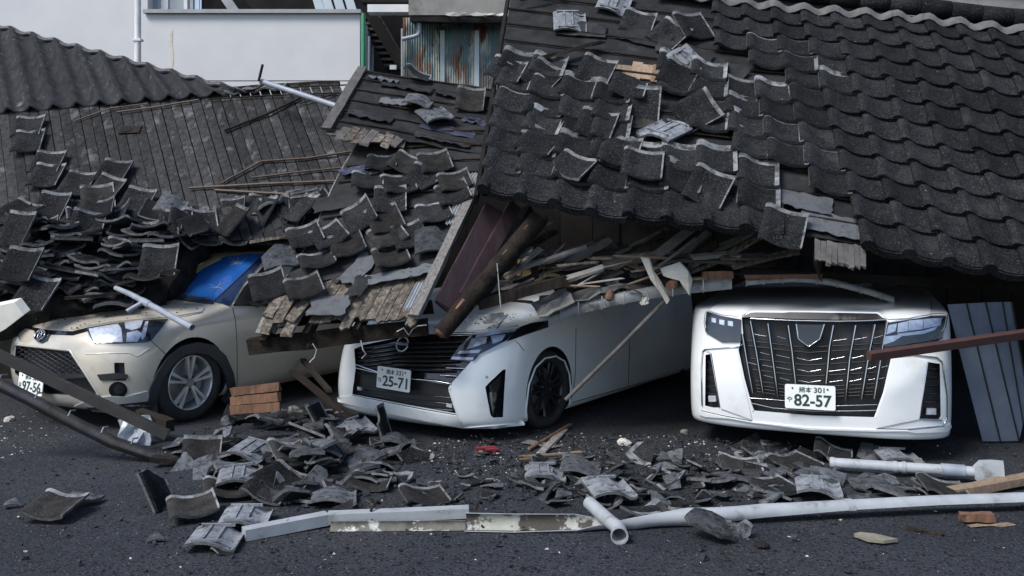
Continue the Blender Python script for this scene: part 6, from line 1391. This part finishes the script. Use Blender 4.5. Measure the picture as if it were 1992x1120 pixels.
scatter([(1400, 868), (1560, 860), (1760, 880), (1860, 960), (1700, 970), (1480, 975)], 34, 'the loose scatter', 'shards around the downpipe', .03, (1600, 920), (200, 60))
scatter([(820, 880), (1000, 870), (1010, 960), (860, 990), (600, 1000), (640, 960)], 26, 'the open road', 'shards between the heaps', .0, (900, 920), (100, 60), sc=(.3, .6), tl=6)
scatter([(1150, 990), (1480, 985), (1470, 1010), (1350, 1030)], 5, 'the gutter', 'shards at the gutter', .02, (1300, 1000), (100, 30))
gtile(1380, 1018, 15, 20, 10, SHARDS[5], 'pale jagged tile shard propped on the long gutter', True, .08, None, 1.1)
gtile(1440, 1032, 60, 4, 70, SHARDS[7], 'narrow tile strip beside the propped shard at the gutter', False, .03, None, .9)
gtile(300, 1047, 5, 3, 0, SHARDS[9], 'thin flat shard alone left of the pale tiles', True, .012, None, .6)
gtile(430, 1068, 25, 6, 0, SHARDS[11], 'small dark shard below the pale tiles', False, .02, None, .5)
gtile(25, 978, 10, 20, 0, SHARDS[3], 'small pale triangular shard at the lower left edge', True, .03, None, .35)
b = MB(); q = G(1703, 1050, .012); b.prism([q + V(-.09, .05, 0), q + V(-.05, .075, 0), q + V(.02, .05, 0), q + V(.10, -.03, 0), q + V(.02, -.055, 0), q + V(-.05, -.03, 0)], (0, 0, .016)); tag(b.build('flat_stone', 'stone_tan'), 'flat tan stone flake alone on the road at lower right', 'stone')
def lump(name, m, px, py, s, lab, cat):
    c = G(px, py, s * .4); bm = bmesh.new(); bmesh.ops.create_icosphere(bm, subdivisions=2, radius=s)
    for v in bm.verts: v.co = v.co * (1 + .5 * noise.noise(v.co * (2.2 / s * .5) + V(px, 0, 0))); v.co.z *= .6
    me = bpy.data.meshes.new(name); bm.to_mesh(me); bm.free(); me.materials.append(MATS[m]); tag(link_mesh(me, name, Matrix.Translation(c)), lab, cat)
lump('mortar_lump', 'tile_soiled', 1482, 1060, .035, 'dark mortar lump on the road below the gutter', 'lump')
lump('mortar_lump', 'stone_tan', 1332, 840, .035, 'brown mortar lump between the two white cars', 'lump')
lump('mortar_lump', 'plaster', 1215, 860, .05, 'flat pale plaster lump between the two white cars', 'lump')
lump('mortar_lump', 'plaster', 18, 815, .04, 'yellowish lump on the ground at the left edge', 'lump')
wood('wood_chunk', 'wood_tan', G(562, 905) + V(0, 0, .10), G(600, 888) + V(0, 0, .12), .07, .03, 'bright splintered wood chunk on the left heap', 'wood', rag=.02)
# crumbs nobody could count
def crumbs(name, m, polys, n, s0, s1, lab, zsp=.0):
    b = MB()
    for (poly, wgt) in polys:
        xs = [p[0] for p in poly]; ys = [p[1] for p in poly]; k = 0
        while k < n * wgt:
            x, y = R.uniform(min(xs), max(xs)), R.uniform(min(ys), max(ys))
            if not inside(x, y, poly): continue
            k += 1; s = s0 + (s1 - s0) * R.random() ** 4; c = G(x, y) + V(0, 0, s * .3 + R.random() * zsp); M = Matrix.Rotation(R.uniform(0, 6.28), 3, 'Z') @ Matrix.Rotation(R.uniform(-.6, .6), 3, 'X')
            q = [M @ V(*p) * s + c for p in ((-1, -.5, -.3), (1, -.6, -.3), (.7, .7, -.3), (-.8, .6, -.3), (-.4, -.2, .4), (.6, .3, .3))]
            b.add(q, [(0, 1, 5, 4), (1, 2, 5), (2, 3, 4, 5), (3, 0, 4), (3, 2, 1, 0)])
    tag(b.build(name, m), lab, kind='stuff')
MIDG = [(820, 850), (1000, 840), (1300, 845), (1560, 860), (1560, 905), (1300, 890), (1020, 900), (1000, 950), (860, 920), (760, 880)]
ALLG = [(-20, 830), (330, 880), (900, 850), (1500, 850), (2000, 870), (2000, 1118), (-20, 1118)]
crumbs('plaster_crumbs', 'plaster', [(MIDG, .6), (P2, .2), ([(-20, 800), (120, 800), (160, 860), (-20, 900)], .12), (ALLG, .12)], 900, .003, .012, 'pale plaster crumbs strewn on the asphalt')
crumbs('tile_crumbs', 'tile_soiled', [(P1, .3), (P2, .35), (MIDG, .2), (ALLG, .25)], 4200, .003, .018, 'dark tile crumbs strewn on the asphalt')
crumbs('mortar_crumbs', 'tile_back', [(P1, .35), (P2, .4), (MIDG, .35), ([(560, 870), (1050, 870), (1050, 1000), (560, 1000)], .3), (ALLG, .2)], 1500, .005, .024, 'grey mortar crumbs strewn on the asphalt', .03)

def car_crumbs(car, poly, n, lab, nm):
    """chips of tile and plaster lying on a bonnet"""
    b = MB(); xs = [p[0] for p in poly]; ys = [p[1] for p in poly]; k = 0
    while k < n:
        x, y = R.uniform(min(xs), max(xs)), R.uniform(min(ys), max(ys)); k += 1
        if not inside(x, y, poly): continue
        h = car.cast(x, y)
        if not h: continue
        s = .002 + .009 * R.random() ** 4; c = h[0] + h[1] * (.010 + s * .3); M = Matrix.Rotation(R.uniform(0, 6.28), 3, 'Z') @ Matrix.Rotation(R.uniform(-.6, .6), 3, 'X')
        q = [M @ V(*p) * s + c for p in ((-1, -.5, -.3), (1, -.6, -.3), (.7, .7, -.3), (-.8, .6, -.3), (-.4, -.2, .4), (.6, .3, .3))]
        b.add(q, [(0, 1, 5, 4), (1, 2, 5), (2, 3, 4, 5), (3, 0, 4), (3, 2, 1, 0)], R.choice([0, 0, 1]))
    tag(b.build(nm, ['tile_soiled', 'plaster_grey']), lab, kind='stuff')
car_crumbs(BEIGE, Zr((112, 214), (440, 256), (530, 234), (1010, 182), (1240, 120), (700, 85), (230, 140)), 420, 'dark grit lying on the beige bonnet', 'bonnet_debris')
car_crumbs(MIDDLE, Zs((640, 165), (800, 156), (1005, 140), (1190, 105), (1200, 60), (900, 70), (700, 120)), 300, 'grit and plaster chips on the minivan bonnet', 'plaster_debris')
crumpled('plastic_sheet', 'plastic_clear', P(262, 852, 6.75), .22, .30, (.9, .2, .1), (0, -.9, .3), .05, 'pale bluish crumpled plastic sheet behind the steel channel', 'plastic sheet', seed=15.0)
